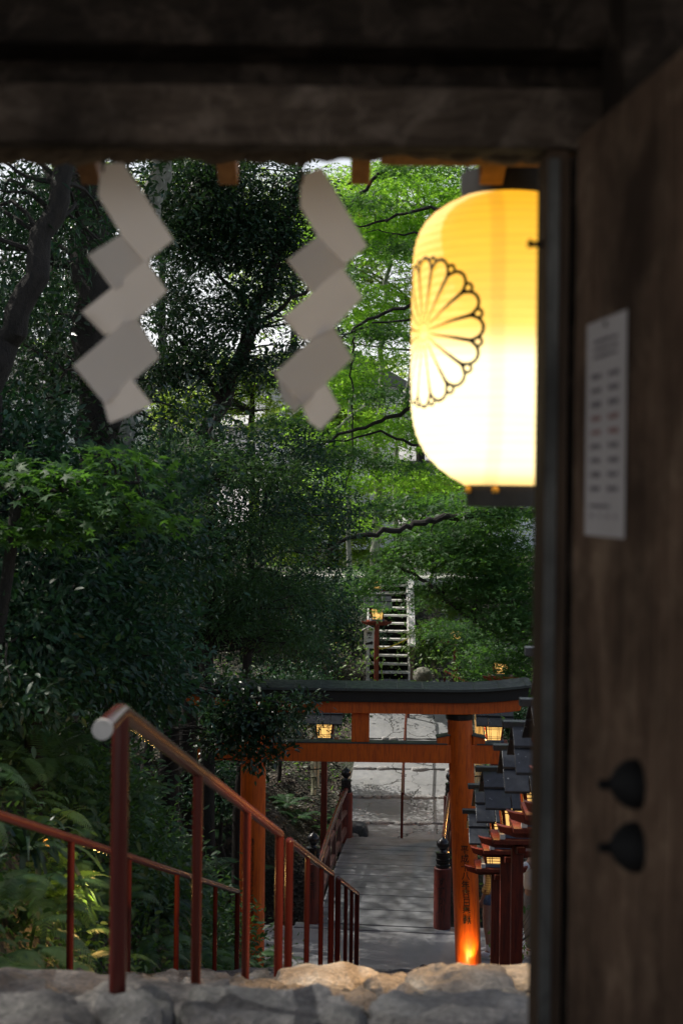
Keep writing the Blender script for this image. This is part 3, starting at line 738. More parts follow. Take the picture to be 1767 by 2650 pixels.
for s in (-1, 1):
    xt, xb = PXC[s]
    def cfn(z, xt=xt, xb=xb): t = z/pz1; return (xb+(xt-xb)*t, 0)
    def rfn(z): return .186-.008*z/pz1
    mb = MB()
    prof = [(-.25), 0, .6, 1.2, 1.8, 2.4, 3.0, pz1-.07]
    nn = 40; vs = []
    for z in prof:
        c = cfn(z); vs += [(c[0]+rfn(z)*math.sin(2*PI*k/nn), c[1]-rfn(z)*math.cos(2*PI*k/nn), z) for k in range(nn)]
    mb.add(vs, [(i*nn+k, i*nn+(k+1) % nn, (i+1)*nn+(k+1) % nn, (i+1)*nn+k) for i in range(len(prof)-1) for k in range(nn)])
    pil = mb.build('pillar', VERM, torii, smooth=True)
    mb = MB(); mb.lathe([(.183, pz1-.085), (.196, pz1-.075), (.196, pz1-.004)], 40, c=(cfn(pz1)[0], 0, 0)); mb.build('pillar_ring', BLACK, torii, smooth=True)
    for q in (-1, 1):
        mb = MB(); xx = cfn(zn0)[0]+q*.255
        x0, x1 = xx-.085, xx+.085
        h0, h1 = (.085, .125) if q > 0 else (.125, .085)
        if q > 0: h0, h1 = .13, .085
        else: h0, h1 = .085, .13
        h0, h1 = (.13, .09) if q > 0 else (.13, .09)[::-1]
        mb.add([(x0, -.10, zn0+.002), (x1, -.10, zn0+.002), (x1, .10, zn0+.002), (x0, .10, zn0+.002), (x0, -.10, zn0+h0), (x1, -.10, zn0+h1), (x1, .10, zn0+h1), (x0, .10, zn0+h0)],
               [(3, 2, 1, 0), (4, 5, 6, 7), (0, 1, 5, 4), (1, 2, 6, 5), (2, 3, 7, 6), (3, 0, 4, 7)])
        wedge = mb.build('wedge', VERM, torii, bevel=.004)
        mb = MB(); e = .016
        mb.add([(x0-e, -.12, zn0+h0+.002), (x1+e, -.12, zn0+h1+.002), (x1+e, .12, zn0+h1+.002), (x0-e, .12, zn0+h0+.002), (x0-e, -.12, zn0+h0+e+.002), (x1+e, -.12, zn0+h1+e+.002), (x1+e, .12, zn0+h1+e+.002), (x0-e, .12, zn0+h0+e+.002)],
               [(3, 2, 1, 0), (4, 5, 6, 7), (0, 1, 5, 4), (1, 2, 6, 5), (2, 3, 7, 6), (3, 0, 4, 7)])
        mb.build('wedge_cap', COPPER, wedge)
    if s > 0:
        zt_ = tl(1200, 2190)[1]; zl_ = tl(1200, 2370)[1]; txt = '平成十八年吉日奉献'; sp_ = (zt_-zl_)/(len(txt)-1)
        wrap_text(txt, sp_*1.02, sp_, zt_, rfn, -.06, .010, .95, .004, cfn).build('inscription', INK, pil)
    else:
        zt_ = tl(657, 2168)[1]; zl_ = tl(655, 2362)[1]; txt = '株式会社大洋プラスチックス工業所'; sp_ = (zt_-zl_)/(len(txt)-1)
        wrap_text(txt, sp_*1.12, sp_, zt_, rfn, .02, .010, .95, .004, cfn).build('inscription', INK, pil)
# uplight at the foot of the right pillar
xb = PXC[1][1]
up = empty('ground_uplight', (tb.x+xb+.02, TY-.34, ZT+.0), 0, 'small ground lamp shining up at the foot of the right torii pillar', 'lamp')
mb = MB(); mb.lathe([(.045, 0), (.05, .02), (.055, .09), (.048, .092)], 20); mb.build('housing', IRON, up, smooth=True)
mb = MB(); mb.lathe([(.044, .088), (.03, .094), (.004, .096)], 20); mb.build('lens', LAMPHEAD, up, smooth=True)
sl = bpy.data.lights.new('uplight_beam', 'SPOT'); sl.energy = 36; sl.color = (1, .60, .17); sl.spot_size = math.radians(75); sl.spot_blend = .8; sl.shadow_soft_size = .03
slo = bpy.data.objects.new('uplight_beam', sl); COL.objects.link(slo); slo.location = up.location + Vector((0, 0, .13))
spl = bpy.data.lights.new('uplight_spill', 'POINT'); spl.energy = 7; spl.color = (1, .60, .2); spl.shadow_soft_size = .03
spo = bpy.data.objects.new('uplight_spill', spl); COL.objects.link(spo); spo.location = up.location + Vector((-.10, -.06, .15))
slo.rotation_euler = (Vector((-.05, .42, 1.0))).to_track_quat('-Z', 'Y').to_euler()

# ------------------------------------------------------------------ bridge
BA = .11
BY = 22.3; bx = P((817+1131)/2, 2385, BY).x
br = empty('footbridge', (bx, BY, ZB), -math.atan(BA), 'arched wooden footbridge with grey deck and dark red railings beyond the torii', 'bridge')
BL = 4.72
def bz(t): return .04+.60*t-.44*t*t if False else (.03 + .24*math.sin(min(1, t*1.05)*PI*.56))
HW = .93
npl = 15
mb = MB()
for i in range(npl):
    t0_, t1_ = (i+.008)/npl, (i+1-.03)/npl
    a = (t0_*BL, bz(t0_)); b = (t1_*BL, bz(t1_))
    jz = rnd.uniform(-.003, .003); hw = HW+.02
    if i < 2: hw = HW+.02
    mb.add([(-hw, a[0], a[1]+jz), (hw, a[0], a[1]+jz), (hw, b[0], b[1]+jz), (-hw, b[0], b[1]+jz),
            (-hw, a[0], a[1]-.05), (hw, a[0], a[1]-.05), (hw, b[0], b[1]-.05), (-hw, b[0], b[1]-.05)],
           [(0, 1, 2, 3), (7, 6, 5, 4), (4, 5, 1, 0), (5, 6, 2, 1), (6, 7, 3, 2), (7, 4, 0, 3)])
mb.build('deck', DECK, br, bevel=.004)
mb = MB(); mb.box((0, -.10, -.015), (2.55, .26, .06)); mb.build('threshold_beam', DECK, br, bevel=.01)
for s in (-1, 1):
    mb = MB()
    rows = [[(s*(HW-.15+d), t*BL/10, bz(t/10)-.05-h) for d, h in ((0, .01), (0, .28), (.12, .28), (.12, .01))] for t in range(11)]
    mb.grid(rows); mb.build('girder', RAILBROWN, br)
def finial_post(name, x, y, zb_, h, r, text=None, lab=None):
    mb = MB(); mb.lathe([(r, zb_-.05), (r, zb_+h-.01), (r-.012, zb_+h)], 32, c=(x, y, 0)); p = mb.build('post', POSTRED, br, smooth=True)
    if lab: p['label'] = lab
    z = zb_+h; q = r*.80
    mb = MB(); mb.lathe([(q*.95, z-.002), (q*1.03, z+.02), (q*1.03, z+.05), (q*.93, z+.055), (q*.93, z+.10), (q*1.02, z+.105), (q*1.02, z+.135), (q*.93, z+.14), (q*.92, z+.20),
                         (q*1.0, z+.205), (q*.98, z+.235), (q*.62, z+.245), (q*.48, z+.275), (q*.55, z+.29), (q*.84, z+.32), (q*.93, z+.36), (q*.84, z+.405), (q*.5, z+.44), (q*.16, z+.46), (.004, z+.49)], 32, c=(x, y, 0))
    mb.build('finial', BLACK, p, smooth=True)
    if text:
        mbx = wrap_text(text, .15, .145, zb_+h-.19, lambda z_: r, -.05, .01, .8, .01, lambda z_: (x, y)); mbx.build('inscription', DULLINK, p)
    return p
PR = .135
finial_post('post', -HW-.09, .06, .0, .96, PR, '鈴鹿川', 'left near post lettered in worn black')
finial_post('post', HW+.09, .06, .0, .96, PR, 'すずか川', 'right near post lettered in worn black')
finial_post('post', -HW-.06, BL-.06, bz(1)-.05, .90, PR*.95); finial_post('post', HW+.06, BL-.06, bz(1)-.05, .90, PR*.95)
for s in (-1, 1):
    x = s*(HW+.05); n_ = 16
    for nm, h0, rad, mm in (('hand_rail', .80, .045, RED), ('middle_rail', .50, .034, RAILBROWN), ('bottom_rail', .14, .05, RAILBROWN)):
        pts = []
        for i in range(n_+1):
            t = i/n_; arch = .16*math.sin(PI*t) if nm != 'bottom_rail' else 0.03
            if nm == 'hand_rail': arch = .30*t**.75 - .06*t + .0
            pts.append((x, .08+t*(BL-.2), bz(t)+h0-.12*(nm == 'hand_rail')+arch*(1 if nm != 'middle_rail' else .7)))
        if nm == 'hand_rail': mb = MB(); mb.tube(pts, rad, 14); mb.build(nm, mm, br, smooth=True)
        else:
            mb = MB(); rows = [[(px_-.03, py_, pz_-rad), (px_+.03, py_, pz_-rad), (px_+.03, py_, pz_+rad), (px_-.03, py_, pz_+rad), (px_-.03, py_, pz_-rad)] for px_, py_, pz_ in pts]
            mb.grid(rows); mb.build(nm, mm, br)
    for i in (3, 6, 9, 12):
        t = i/n_; top = bz(t)+.68+.30*t**.75-.06*t-.03
        mb = MB(); mb.box((x, .08+t*(BL-.2), (bz(t)+.02+top)/2), (.075, .09, top-bz(t)-.02)); mb.build('baluster', RAILBROWN, br, bevel=.006)

# ------------------------------------------------------------------ handrails of the stone steps
def rail_section(label, posts, rad, thin, ext=0.0, group=None, capped=False, cell=None):
    """posts: list of (px, Y, z_top, z_bottom)"""
    p0 = posts[0]; x0 = P(p0[0], p0[4], p0[1]).x
    root = empty('stair_handrail', (x0, p0[1], p0[3]), 0, label, 'handrail', group)
    o = Vector(root.location)
    tops = []
    for i, (px, Y, zt_, zb_, pyr) in enumerate(posts):
        x = P(px, pyr, Y).x; tops.append(Vector((x, Y, zt_)))
    # straighten between first and last
    a, b = tops[0], tops[-1]
    fix = [a+(b-a)*((t_.y-a.y)/(b.y-a.y)) for t_ in tops]
    pts = [v-o for v in fix]
    mb = MB(); d = (pts[-1]-pts[0]).normalized()
    line = [pts[0], pts[-1]]
    if ext:
        line = [pts[0]+Vector((-.01, -ext, -.01)), pts[0]+Vector((0, -.02, 0))] + [pts[0]+d*.02, pts[-1]]
    mb.tube(line, rad, 16); mb.build('rail', RED, root, smooth=True)
    for i, v in enumerate(fix):
        r = rad*1.0 if i in (0, len(fix)-1) else thin
        mb = MB(); mb.tube([v-o+Vector((0, 0, -.0)), Vector((v.x-o.x, v.y-o.y, posts[i][3]-o.z-.08))], r, 16)
        if i in (0, len(fix)-1):
            mb.lathe([(r, -.002), (r*.8, r*.5), (.002, r*.8)], 16, c=tuple(v-o))
        mb.build('post', RED, root, smooth=True)
    if capped:
        mb = MB(); e = line[0]; mb.tube([e+Vector((0, -.012, -.0005)), e+Vector((0, .004, 0))], rad*1.12, 20); mb.build('end_cap', CAPW, root, smooth=True)
    return root
def rz_(Y): return CAMZ-(.617+.327*(Y-4.0))
def sect(pxs, base, label, **kw):
    posts = []
    for px in pxs:
        Y = 837*4.0/(1150-px); zt_ = rz_(Y); py = CY+(CAMZ-zt_)*F/Y
        posts.append((px, Y, zt_, stairz(Y)-.02, py))
    return rail_section(label, posts, .0245, .0185, **kw)
g = 'dark red tube handrails on the stone steps'
sect([313, 513, 640, 724], None, 'nearest dark red handrail with a white end cap, on four posts', ext=.24, capped=True, group=g)
sect([749, 796, 832, 858], None, 'dark red handrail section just below the white-capped one', group=g)
sect([875, 895, 910, 924], None, 'lowest and farthest dark red handrail section at the foot of the steps', group=g)
posts = []
for px in (-420, 185, 334, 459, 558, 615):
    Y = 7.4*(1150-185)/(1150-px); zt_ = CAMZ-(1.806+.325*(Y-7.4)); py = CY+(CAMZ-zt_)*F/Y
    posts.append((px, Y, zt_, stairz(Y)-.1, py))
rail_section('long dark red handrail running along the fern bank on the left', posts, .0235, .019, group=g)
# rail in the middle of the far path
root = empty('path_handrail', (pathc(27.3)-.03, 27.3, -5.06), 0, 'thin dark red handrail climbing the middle of the cracked path', 'handrail')
pp = [(1039, 2159, 27.3), (1043, 2080, 29.6), (1048, 1985, 31.6), (1056, 1880, 33.9)]
o = Vector(root.location); tops = []
for px, py, Y in pp:
    zb_ = np.interp(Y, [a for a, _ in pathpts], [b for _, b in pathpts]); b = Vector((P(px, py, Y).x, Y, zb_))
    tp = b+Vector((0, 0, .85)); tops.append(tp-o)
    mb = MB(); mb.tube([tp-o, b-o-Vector((0, 0, .05))], .026, 12); mb.build('post', RED, root, smooth=True)
mb = MB(); mb.tube(tops, .028, 12); mb.build('rail', RED, root, smooth=True)

# ------------------------------------------------------------------ wooden lanterns on posts
def wood_lantern(px, pyp, Y, label, group=None, lit=True, rz=0.0, base=None, sc=1.0, roof_seed=0, glow=0, gdir=-1):
    pt = P(px, pyp, Y)
    zb_ = base if base is not None else min(ground_at(pt.x, Y), pt.z-.9)
    root = empty('post_lantern', (pt.x, Y, zb_), rz, label, 'lantern', group)
    h = pt.z - zb_; S = sc
    mb = MB(); mb.box((0, 0, h/2-.2), (.115*S, .115*S, h+.4)); mb.build('post', LANTRED, root, bevel=.006)
    for ax in (0, 1):
        mb = MB(); L = .36*S; hh = .075*S; wd = .075*S; z0 = h-.005
        pr = [(-L, z0-.03*S), (-L-.03*S, z0+.035*S), (-L+.03*S, z0+.02*S), (-.2*S, z0), (.2*S, z0), (L-.03*S, z0+.02*S), (L+.03*S, z0+.035*S), (L, z0-.03*S), (.22*S, z0-hh), (-.22*S, z0-hh)]
        q = len(pr); e = .004*ax
        vs = [((x, -wd/2, z-e) if ax == 0 else (-wd/2, x, z-e-.012)) for x, z in pr] + [((x, wd/2, z-e) if ax == 0 else (wd/2, x, z-e-.012)) for x, z in pr]
        mb.add(vs, [tuple(range(q)), tuple(range(q, 2*q))[::-1]]+[(i, (i+1) % q, q+(i+1) % q, q+i) for i in range(q)])
        mb.build('bracket_arm', LANTRED, root, bevel=.004)
    mb = MB(); mb.box((0, 0, h+.022*S), (.52*S, .46*S, .044*S)); mb.build('platform', LANTRED, root, bevel=.005)
    mb = MB()
    mb.box((-.17*S, -.2*S, h+.075*S), (.05*S, .05*S, .05*S)); mb.build('beam_end', WHITEP, root, bevel=.003)
    mb = MB(); mb.box((0, 0, h+.066*S), (.36*S, .32*S, .04*S)); mb.build('sill', BLUEP, root, bevel=.003)
    b0, b1 = h+.086*S, h+.345*S
    w0, w1 = .135*S, .165*S   # half widths, flaring upwards
    for sx in (-1, 1):
        for sy in (-1, 1):
            mb = MB(); mb.tube([(sx*w0, sy*w0*.92, b0), (sx*w1, sy*w1*.92, b1)], .024*S, 4, cap=True); mb.build('corner_post', LANTRED, root)
    mb = MB(); mb.box((0, 0, b1+.02*S), (.40*S, .37*S, .04*S)); mb.build('top_frame', LANTRED, root, bevel=.004)
    mb = MB(); e = .012*S
    vs = [(sx*(w-e), sy*(w*.92-e), z) for z, w in ((b0, w0), (b1, w1)) for sx, sy in ((-1, -1), (1, -1), (1, 1), (-1, 1))]
    mb.add(vs, [(0, 1, 5, 4), (1, 2, 6, 5), (2, 3, 7, 6), (3, 0, 4, 7)]); mb.build('paper_panel', GLOW if lit else GLOWD, root)
    mb = MB(); t = .0055*S
    for k in range(4):
        R = Matrix.Rotation(k*PI/2, 3, 'Z'); f92 = .92 if k % 2 == 0 else 1.0; g92 = 1.0 if k % 2 == 0 else .92
        for u in (-.62, -.42, .42, .62):
            a = R @ Vector((u*w0*g92, -w0*f92-.001, b0)); b = R @ Vector((u*w1*g92, -w1*f92-.001, b1)); mb.tube([a, b], t, 4)
        for v in (.12, .24, .78, .9):
            w_ = w0+(w1-w0)*v; z = b0+(b1-b0)*v
            a = R @ Vector((-w_*g92, -w_*f92-.003, z)); b = R @ Vector((w_*g92, -w_*f92-.003, z)); mb.tube([a, b], t, 4)
    mb.build('lattice', SOOT, root)
    # gable roof, ridge across: two stepped tiers of tarred boards on each slope
    r0 = b1+.035*S; rise = .27*S; run = .40*S; hw = .36*S
    rr = random.Random(roof_seed)
    for sy in (-1, 1):
        mb = MB()
        tiers = ((0.0, .56, .000), (.50, 1.02, .026))
        for (ta, tb_, lift) in tiers:
            cuts = [-1, -.36+rr.uniform(-.08, .08), .36+rr.uniform(-.08, .08), 1]
            for c in range(3):
                xa, xb = cuts[c]*hw+.004, cuts[c+1]*hw-.004
                def pp_(t_, d): return (sy*(run*(1-t_)+.02*S), r0+rise*t_+lift*S+d)
                (ya, za), (yb, zb2) = pp_(ta, 0), pp_(min(tb_, 1), 0)
                if ta == 0: ya += sy*.0; 
                jz = rr.uniform(-.004, .006)
                th = .022*S
                vs = [(xa, ya, za+jz), (xb, ya, za+jz), (xb, yb, zb2+jz), (xa, yb, zb2+jz), (xa, ya, za+th+jz), (xb, ya, za+th+jz), (xb, yb, zb2+th+jz), (xa, yb, zb2+th+jz)]
                mb.add(vs, [(3, 2, 1, 0), (4, 5, 6, 7), (0, 1, 5, 4), (1, 2, 6, 5), (2, 3, 7, 6), (3, 0, 4, 7)])
        mb.build('roof_slope', SLATE, root, bevel=.003)
    mb = MB()
    for sx in (-1, 1):
        x = sx*(hw-.07*S); mb.add([(x-.01, -run*.92, r0), (x+.01, -run*.92, r0), (x+.01, run*.92, r0), (x-.01, run*.92, r0), (x-.01, 0, r0+rise-.01), (x+.01, 0, r0+rise-.01)],
            [(0, 1, 5, 4), (2, 3, 4, 5), (0, 4, 3), (1, 2, 5), (3, 2, 1, 0)])
    mb.build('gable_board', LANTRED, root)
    mb = MB(); mb.box((0, 0, r0+rise+.045*S), (2*hw+.13*S, .10*S, .05*S)); mb.build('ridge_cap', SLATE, root, bevel=.004)
    if glow:
        ld = bpy.data.lights.new('lantern_light', 'POINT'); ld.energy = glow; ld.color = (1, .50, .13); ld.shadow_soft_size = .08
        lo = bpy.data.objects.new('lantern_light', ld); COL.objects.link(lo); lo.location = (pt.x+gdir*.25*S, Y-.02, pt.z+.2*S)
    return root
g1 = 'wooden post lanterns lining the right side of the stone steps'
for k, (px, py, Y, lab) in enumerate((
    (1283, 2246, 17.6, 'lowest wooden post lantern of the row right of the steps, beside the torii pillar'),
    (1308, 2199, 15.7, 'second lowest wooden post lantern in the row right of the steps'),
    (1338, 2172, 14.1, 'third wooden post lantern up the row, its lattice panel glowing orange beside the jamb'),
    (1400, 2143, 12.3, 'fourth wooden post lantern up the row, its lichen flecked black roof cut by the jamb'),
    (1440, 2108, 11.0, 'fifth wooden post lantern up the row, roof edge just showing beside the jamb'),
    (1503, 2085, 9.6, 'sixth wooden post lantern up the row, roof against the end of the torii beam'),
    (1545, 2000, 8.2, 'nearest and highest wooden post lantern of the row, roof corner showing at the jamb'))):
    x = P(px, py, Y).x
    wood_lantern(px, py, Y, lab, g1, True, -.03+rnd.uniform(-.02, .02), base=stairz(Y)-.15, roof_seed=k, glow=(1, 1.5, 1.5, 1.5, 1, 0, 0)[k])
wood_lantern(840, 1918, 27.3, 'lit wooden post lantern left of the far end of the footbridge', None, True, -.06, roof_seed=11)
wood_lantern(1277, 1924, 27.3, 'lit wooden post lantern right of the footbridge, seen between pillar and slate roofs', None, True, -.06, roof_seed=12, glow=55)
wood_lantern(975, 1610, 34.6, 'tall red post lantern at the left foot of the wooden staircase', None, True, .05, sc=.95, roof_seed=13)
wood_lantern(1179, 1661, 34.8, 'red post lantern half hidden in leaves right of the mossy boulder', None, True, -.1, sc=.95, roof_seed=14)
wood_lantern(974, 1531, 38.8, 'small distant post lantern at the top of the wooden staircase', None, True, .0, base=-1.2, sc=.9, roof_seed=15)
wood_lantern(1294, 1752, 30.5, 'post lantern glowing just above the right end of the torii cap', None, True, -.08, roof_seed=16)

# bamboo poles
for lab, lst in (('three bamboo poles tied together and leaning on the bank left of the bridge', ((807, 1940, 812, 2012), (822, 1930, 820, 2040), (815, 1950, 811, 2058))),
                 ('two bamboo poles standing right of the torii pillar behind the lanterns', ((1233, 1870, 1234, 2030), (1246, 1872, 1245, 2040)))):
    Y = 28.2 if 'left' in lab else 27.8
    o = P(lst[0][2], lst[0][3], Y)
    root = empty('bamboo_poles', o, 0, lab, 'bamboo poles')
    for a in lst:
        p0 = P(a[0], a[1]-60, Y+.5)-o; p1 = P(a[2], a[3], Y)-o; mb = MB(); pts = []; rad = []
        for i in range(25):
            t = i/24; pts.append(p0+(p1-p0)*t); rad.append(.050+(.007 if i % 6 == 0 else 0))
        mb.tube(pts, rad, 14); mb.build('pole', BAMBOO, root, smooth=True)
    mb = MB(); q = P(lst[0][2], lst[0][3]-22, Y-.03)-o
    mb.tube([q+Vector((-.07, -.05, 0)), q+Vector((.08, -.06, .01)), q+Vector((.19, -.04, .02))], .012, 6); mb.build('tie', IRON, root)

# ------------------------------------------------------------------ wooden staircase at the end of the path
sx0 = P(1004, 1764, 35.7).x; SY = 35.7; SZ = -3.12
ws = empty('wooden_staircase', (sx0, SY, SZ), -.02, 'sunlit wooden staircase with pale treads, risers coloured dark for shade and brown railing', 'staircase')
NT = 13; TR, TH = .265, .182
for i in range(NT):
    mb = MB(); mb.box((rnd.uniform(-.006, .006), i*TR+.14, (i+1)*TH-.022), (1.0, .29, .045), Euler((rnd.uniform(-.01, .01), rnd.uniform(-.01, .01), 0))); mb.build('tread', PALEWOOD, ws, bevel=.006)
    mb = MB(); mb.box((0, i*TR+.17, (i+.5)*TH-.03), (.96, .02, TH-.05)); mb.build('riser', SHADERISE, ws)
for s in (-1, 1):
    L = NT*TR; H = NT*TH
    mb = MB(); x = s*.525
    mb.add([(x-.022, -.04, -.10), (x-.022, -.04, .16), (x-.022, L, H+.1), (x-.022, L, H-.22), (x+.022, -.04, -.10), (x+.022, -.04, .16), (x+.022, L, H+.1), (x+.022, L, H-.22)],
           [(0, 1, 2, 3), (7, 6, 5, 4), (0, 4, 5, 1), (1, 5, 6, 2), (2, 6, 7, 3), (3, 7, 4, 0)]); mb.build('stringer', PALEWOOD, ws, bevel=.004)
    if s < 0: continue
    for i in (0, 4, 8, 12):
        mb = MB(); mb.box((s*.60, i*TR+.06, i*TH+.40), (.10, .10, 1.0)); mb.build('post', BROWNWOOD, ws, bevel=.006)
    mb = MB()
    a = Vector((s*.60, -.10, .84)); b = Vector((s*.60, L-.1, H+.84)); d = b-a
    e = Euler((math.atan2(d.z, d.y), 0, 0)); mb.box((a+b)/2, (.15, d.length, .045), e); mb.build('hand_rail', PALEWOOD, ws, bevel=.006)
    mb = MB(); a = Vector((s*.60, 0, .45)); b = Vector((s*.60, L-.1, H+.45)); mb.box((a+b)/2, (.035, d.length, .14), e); mb.build('middle_rail', BROWNWOOD, ws, bevel=.004)
# terrace at the top
mb = MB(); mb.box((sx0, SY+NT*TR+2.0, SZ+NT*TH-.13), (6, 4, .2)); tag(mb.build('terrace', PALEWOOD), kind='structure')
yr = MB(); a = P(948, 1672, 35.2); b = P(1056, 1652, 35.75); pts = []
for i in range(25):
    t = i/24; pts.append(a+(b-a)*t+Vector((0, 0, -.13*4*t*(1-t)*(1.25-.5*t))))
yr.tube(pts, .016, 8); tag(yr.build('rope_barrier', YELLOW, smooth=True), 'yellow twisted rope sagging across the wooden staircase', 'rope')
# wooden direction sign
so_ = P(951, 1768, 35.2); sg = empty('wooden_sign', so_, 0, 'white painted wooden sign with a little roof beside the wooden staircase', 'sign')
ht = P(951, 1622, 35.2).z-so_.z
mb = MB(); mb.box((0, .03, ht/2-.1), (.08, .06, ht)); mb.build('post', PALEWOOD, sg, bevel=.004)
mb = MB(); mb.box((.02, -.02, ht-.30), (.25, .03, .46)); bd = mb.build('board', WHITEP, sg, bevel=.004)
mb = MB()
for s in (-1, 1): mb.box((.02+s*.085, -.02, ht-.035), (.20, .16, .02), Euler((0, s*.5, 0)))
mb.build('little_roof', PALEWOOD, sg)
mb = MB()
for vs, fs in glyphs('奥', .17, .2, .012): mb.add([(x+.03, -.037, ht-.2+y) for x, y in vs], fs)
mb.build('lettering', INK, bd)
mb = MB(); mb.add([(-.07, -.038, ht-.40), (.08, -.038, ht-.36), (.08, -.038, ht-.33), (.13, -.038, ht-.395), (.08, -.038, ht-.46), (.08, -.038, ht-.43), (-.07, -.038, ht-.45)], [(0, 1, 2, 3, 4, 5, 6)]); mb.build('arrow', INK, bd)
# small dark plate sign among the plants
so_ = P(1137, 1768, 34.0); sg = empty('plate_sign', so_, 0, 'tiny dark plate sign on a stake among bright green plants', 'sign')
ht = P(1137, 1727, 34.0).z-so_.z
mb = MB(); mb.box((0, .02, ht/2-.05), (.03, .02, ht)); mb.build('stake', IRON, sg)
mb = MB(); mb.box((0, 0, ht-.06), (.19, .015, .13), Euler((.15, 0, 0))); p_ = mb.build('plate', SOOT, sg, bevel=.003)
mb = MB()
for r in range(2):
    for c in range(4): mb.box((-.06+c*.04, -.014+.01*r, ht-.035-.045*r), (.024, .004, .02))
mb.build('pale_marks', CAPW, p_)
# low red rail right of the boulder
a = P(1150, 1737, 34.0); root = empty('low_handrail', (a.x, a.y, a.z-.5), 0, 'low thin dark red rail sloping down behind the torii cap', 'handrail'); o = Vector(root.location)
b = P(1222, 1772, 31.8); mb = MB(); mb.tube([a-o, b-o, P(1290, 1806, 30.2)-o], .026, 10); mb.build('rail', RED, root, smooth=True)
for q in (a, b): mb = MB(); mb.tube([q-o, q-o+Vector((0, 0, -.8))], .026, 10); mb.build('post', RED, root, smooth=True)

# ------------------------------------------------------------------ rocks
def rock(name, px, py, Y, size, seed, label, mat=ROCKW, amp=.09, ex=.6, rz=0, z=None, fine=.45):
    p = P(px, py, Y); mb = MB(); stone_geo(mb, (0, 0, 0), size, seed, 56, 34, ex, amp, rz, fine=fine)
    o = mb.build(name, mat, None, smooth=True, loc=(p.x, Y, p.z if z is None else z)); return tag(o, label, 'rock')
rock('rock', 1196, 2610, 5.15, (.40, .40, .26), 3, 'large rough tan rock lit by the lantern at the bottom right of the steps', amp=.10)
rock('rock', 1015, 2590, 5.6, (.24, .26, .17), 8, 'small craggy tan rock left of the large lit rock', amp=.11)
rock('rock', 1330, 2560, 6.2, (.34, .3, .16), 15, 'smooth grey stone beside the foot of the right jamb', STONE, .05)
rock('rock', 850, 2560, 6.6, (.50, .36, .17), 21, 'low pale stone in the middle of the steps behind the two tan rocks', ROCKW, .07)
rock('rock', 120, 2598, 5.3, (.62, .36, .18), 27, 'broad rounded grey stone at the lower left corner of the steps', STONE, .05, .5)
rock('rock', 1180, 2655, 4.35, (.5, .3, .13), 31, 'dark blurred stone at the bottom edge below the large lit rock', STONED, .08)
rock('rock', 240, 2655, 4.3, (.55, .3, .12), 35, 'dark blurred stone at the bottom edge near the nearest handrail post', STONED, .08)
rock('mossy_boulder', 1093, 1750, 33.6, (.42, .4, .42), 41, 'round mossy boulder right of the wooden staircase', mat_stone('mossy_boulder_stone', (.10, .10, .08), (.30, .29, .24), .8, 9, .9), .07, .8)
rock('rock', 926, 2150, 27.5, (.40, .4, .34), 44, 'dark angular rock at the far left end of the bridge', STONED, .1)
rock('rock', 914, 2175, 27.2, (.24, .3, .26), 47, 'smaller dark rock below the angular rock at the far bridge end', STONED, .1)

# ------------------------------------------------------------------ people
SKIN = mat_basic('skin', (.28, .16, .11), (.34, .20, .14), .5, nscale=20, bstr=.03)
def mat_plaid():
    m, n, l, bs = nodes_of('yellow_plaid_cloth'); v = texco(n, l, (1, 1, 1)); sp = n.new('ShaderNodeSeparateXYZ'); l.new(v, sp.inputs[0])
    outs = []
    for ax, sc_ in (('X', 30), ('Z', 30)):
        a = n.new('ShaderNodeMath'); a.operation = 'MULTIPLY'; a.inputs[1].default_value = sc_; l.new(sp.outputs[ax], a.inputs[0])
        f = n.new('ShaderNodeMath'); f.operation = 'FRACT'; l.new(a.outputs[0], f.inputs[0])
        c = n.new('ShaderNodeMath'); c.operation = 'LESS_THAN'; c.inputs[1].default_value = .28; l.new(f.outputs[0], c.inputs[0]); outs.append(c.outputs[0])
    c1 = mixc(n, l, outs[0], (.55, .38, .12), (.20, .10, .03)); mx = n.new('ShaderNodeMath'); mx.operation = 'MULTIPLY'; mx.inputs[1].default_value = .7; l.new(outs[1], mx.inputs[0])
    c2 = mixc(n, l, mx.outputs[0], c1, (.25, .12, .04)); l.new(c2, bs.inputs['Base Color']); bs.inputs['Roughness'].default_value = .85; return m
PLAID = mat_plaid()
DENIM = mat_basic('blue_denim', (.05, .08, .14), (.10, .15, .24), .85, nscale=40, bstr=.3)
CLOTHW = mat_basic('white_cloth', (.6, .6, .6), (.74, .74, .74), .85, nscale=6, bstr=.3, bdist=.02)
GREYC = mat_basic('grey_trousers', (.14, .15, .16), (.22, .23, .24), .85, nscale=8, bstr=.3)
HAIRM = mat_basic('dark_hair', (.01, .008, .007), (.025, .02, .018), .45, scale=(20, 20, 3), nscale=6, bstr=.4)
def skin_mesh(name, verts, edges, radii, mat, parent, sub=1, root=0):
    me = bpy.data.meshes.new(name); me.from_pydata(verts, edges, []); me.materials.append(mat)
    o = link(bpy.data.objects.new(name, me)); 
    sk = o.modifiers.new('skin', 'SKIN'); sk.use_smooth_shade = True; sk.branch_smoothing = .6
    for i, v in enumerate(me.skin_vertices[0].data):
        r = radii[i]; v.radius = r if isinstance(r, tuple) else (r, r); v.use_root = (i == root)
    ss = o.modifiers.new('sub', 'SUBSURF'); ss.levels = sub; ss.render_levels = sub
    dg = bpy.context.evaluated_depsgraph_get(); dg.update()
    me2 = bpy.data.meshes.new_from_object(o.evaluated_get(dg)); bpy.data.objects.remove(o); bpy.data.meshes.remove(me)
    me2.name = name; me2.polygons.foreach_set('use_smooth', [True]*len(me2.polygons))
    if not me2.materials: me2.materials.append(mat)
    r = bpy.data.objects.new(name, me2); return link(r, parent)
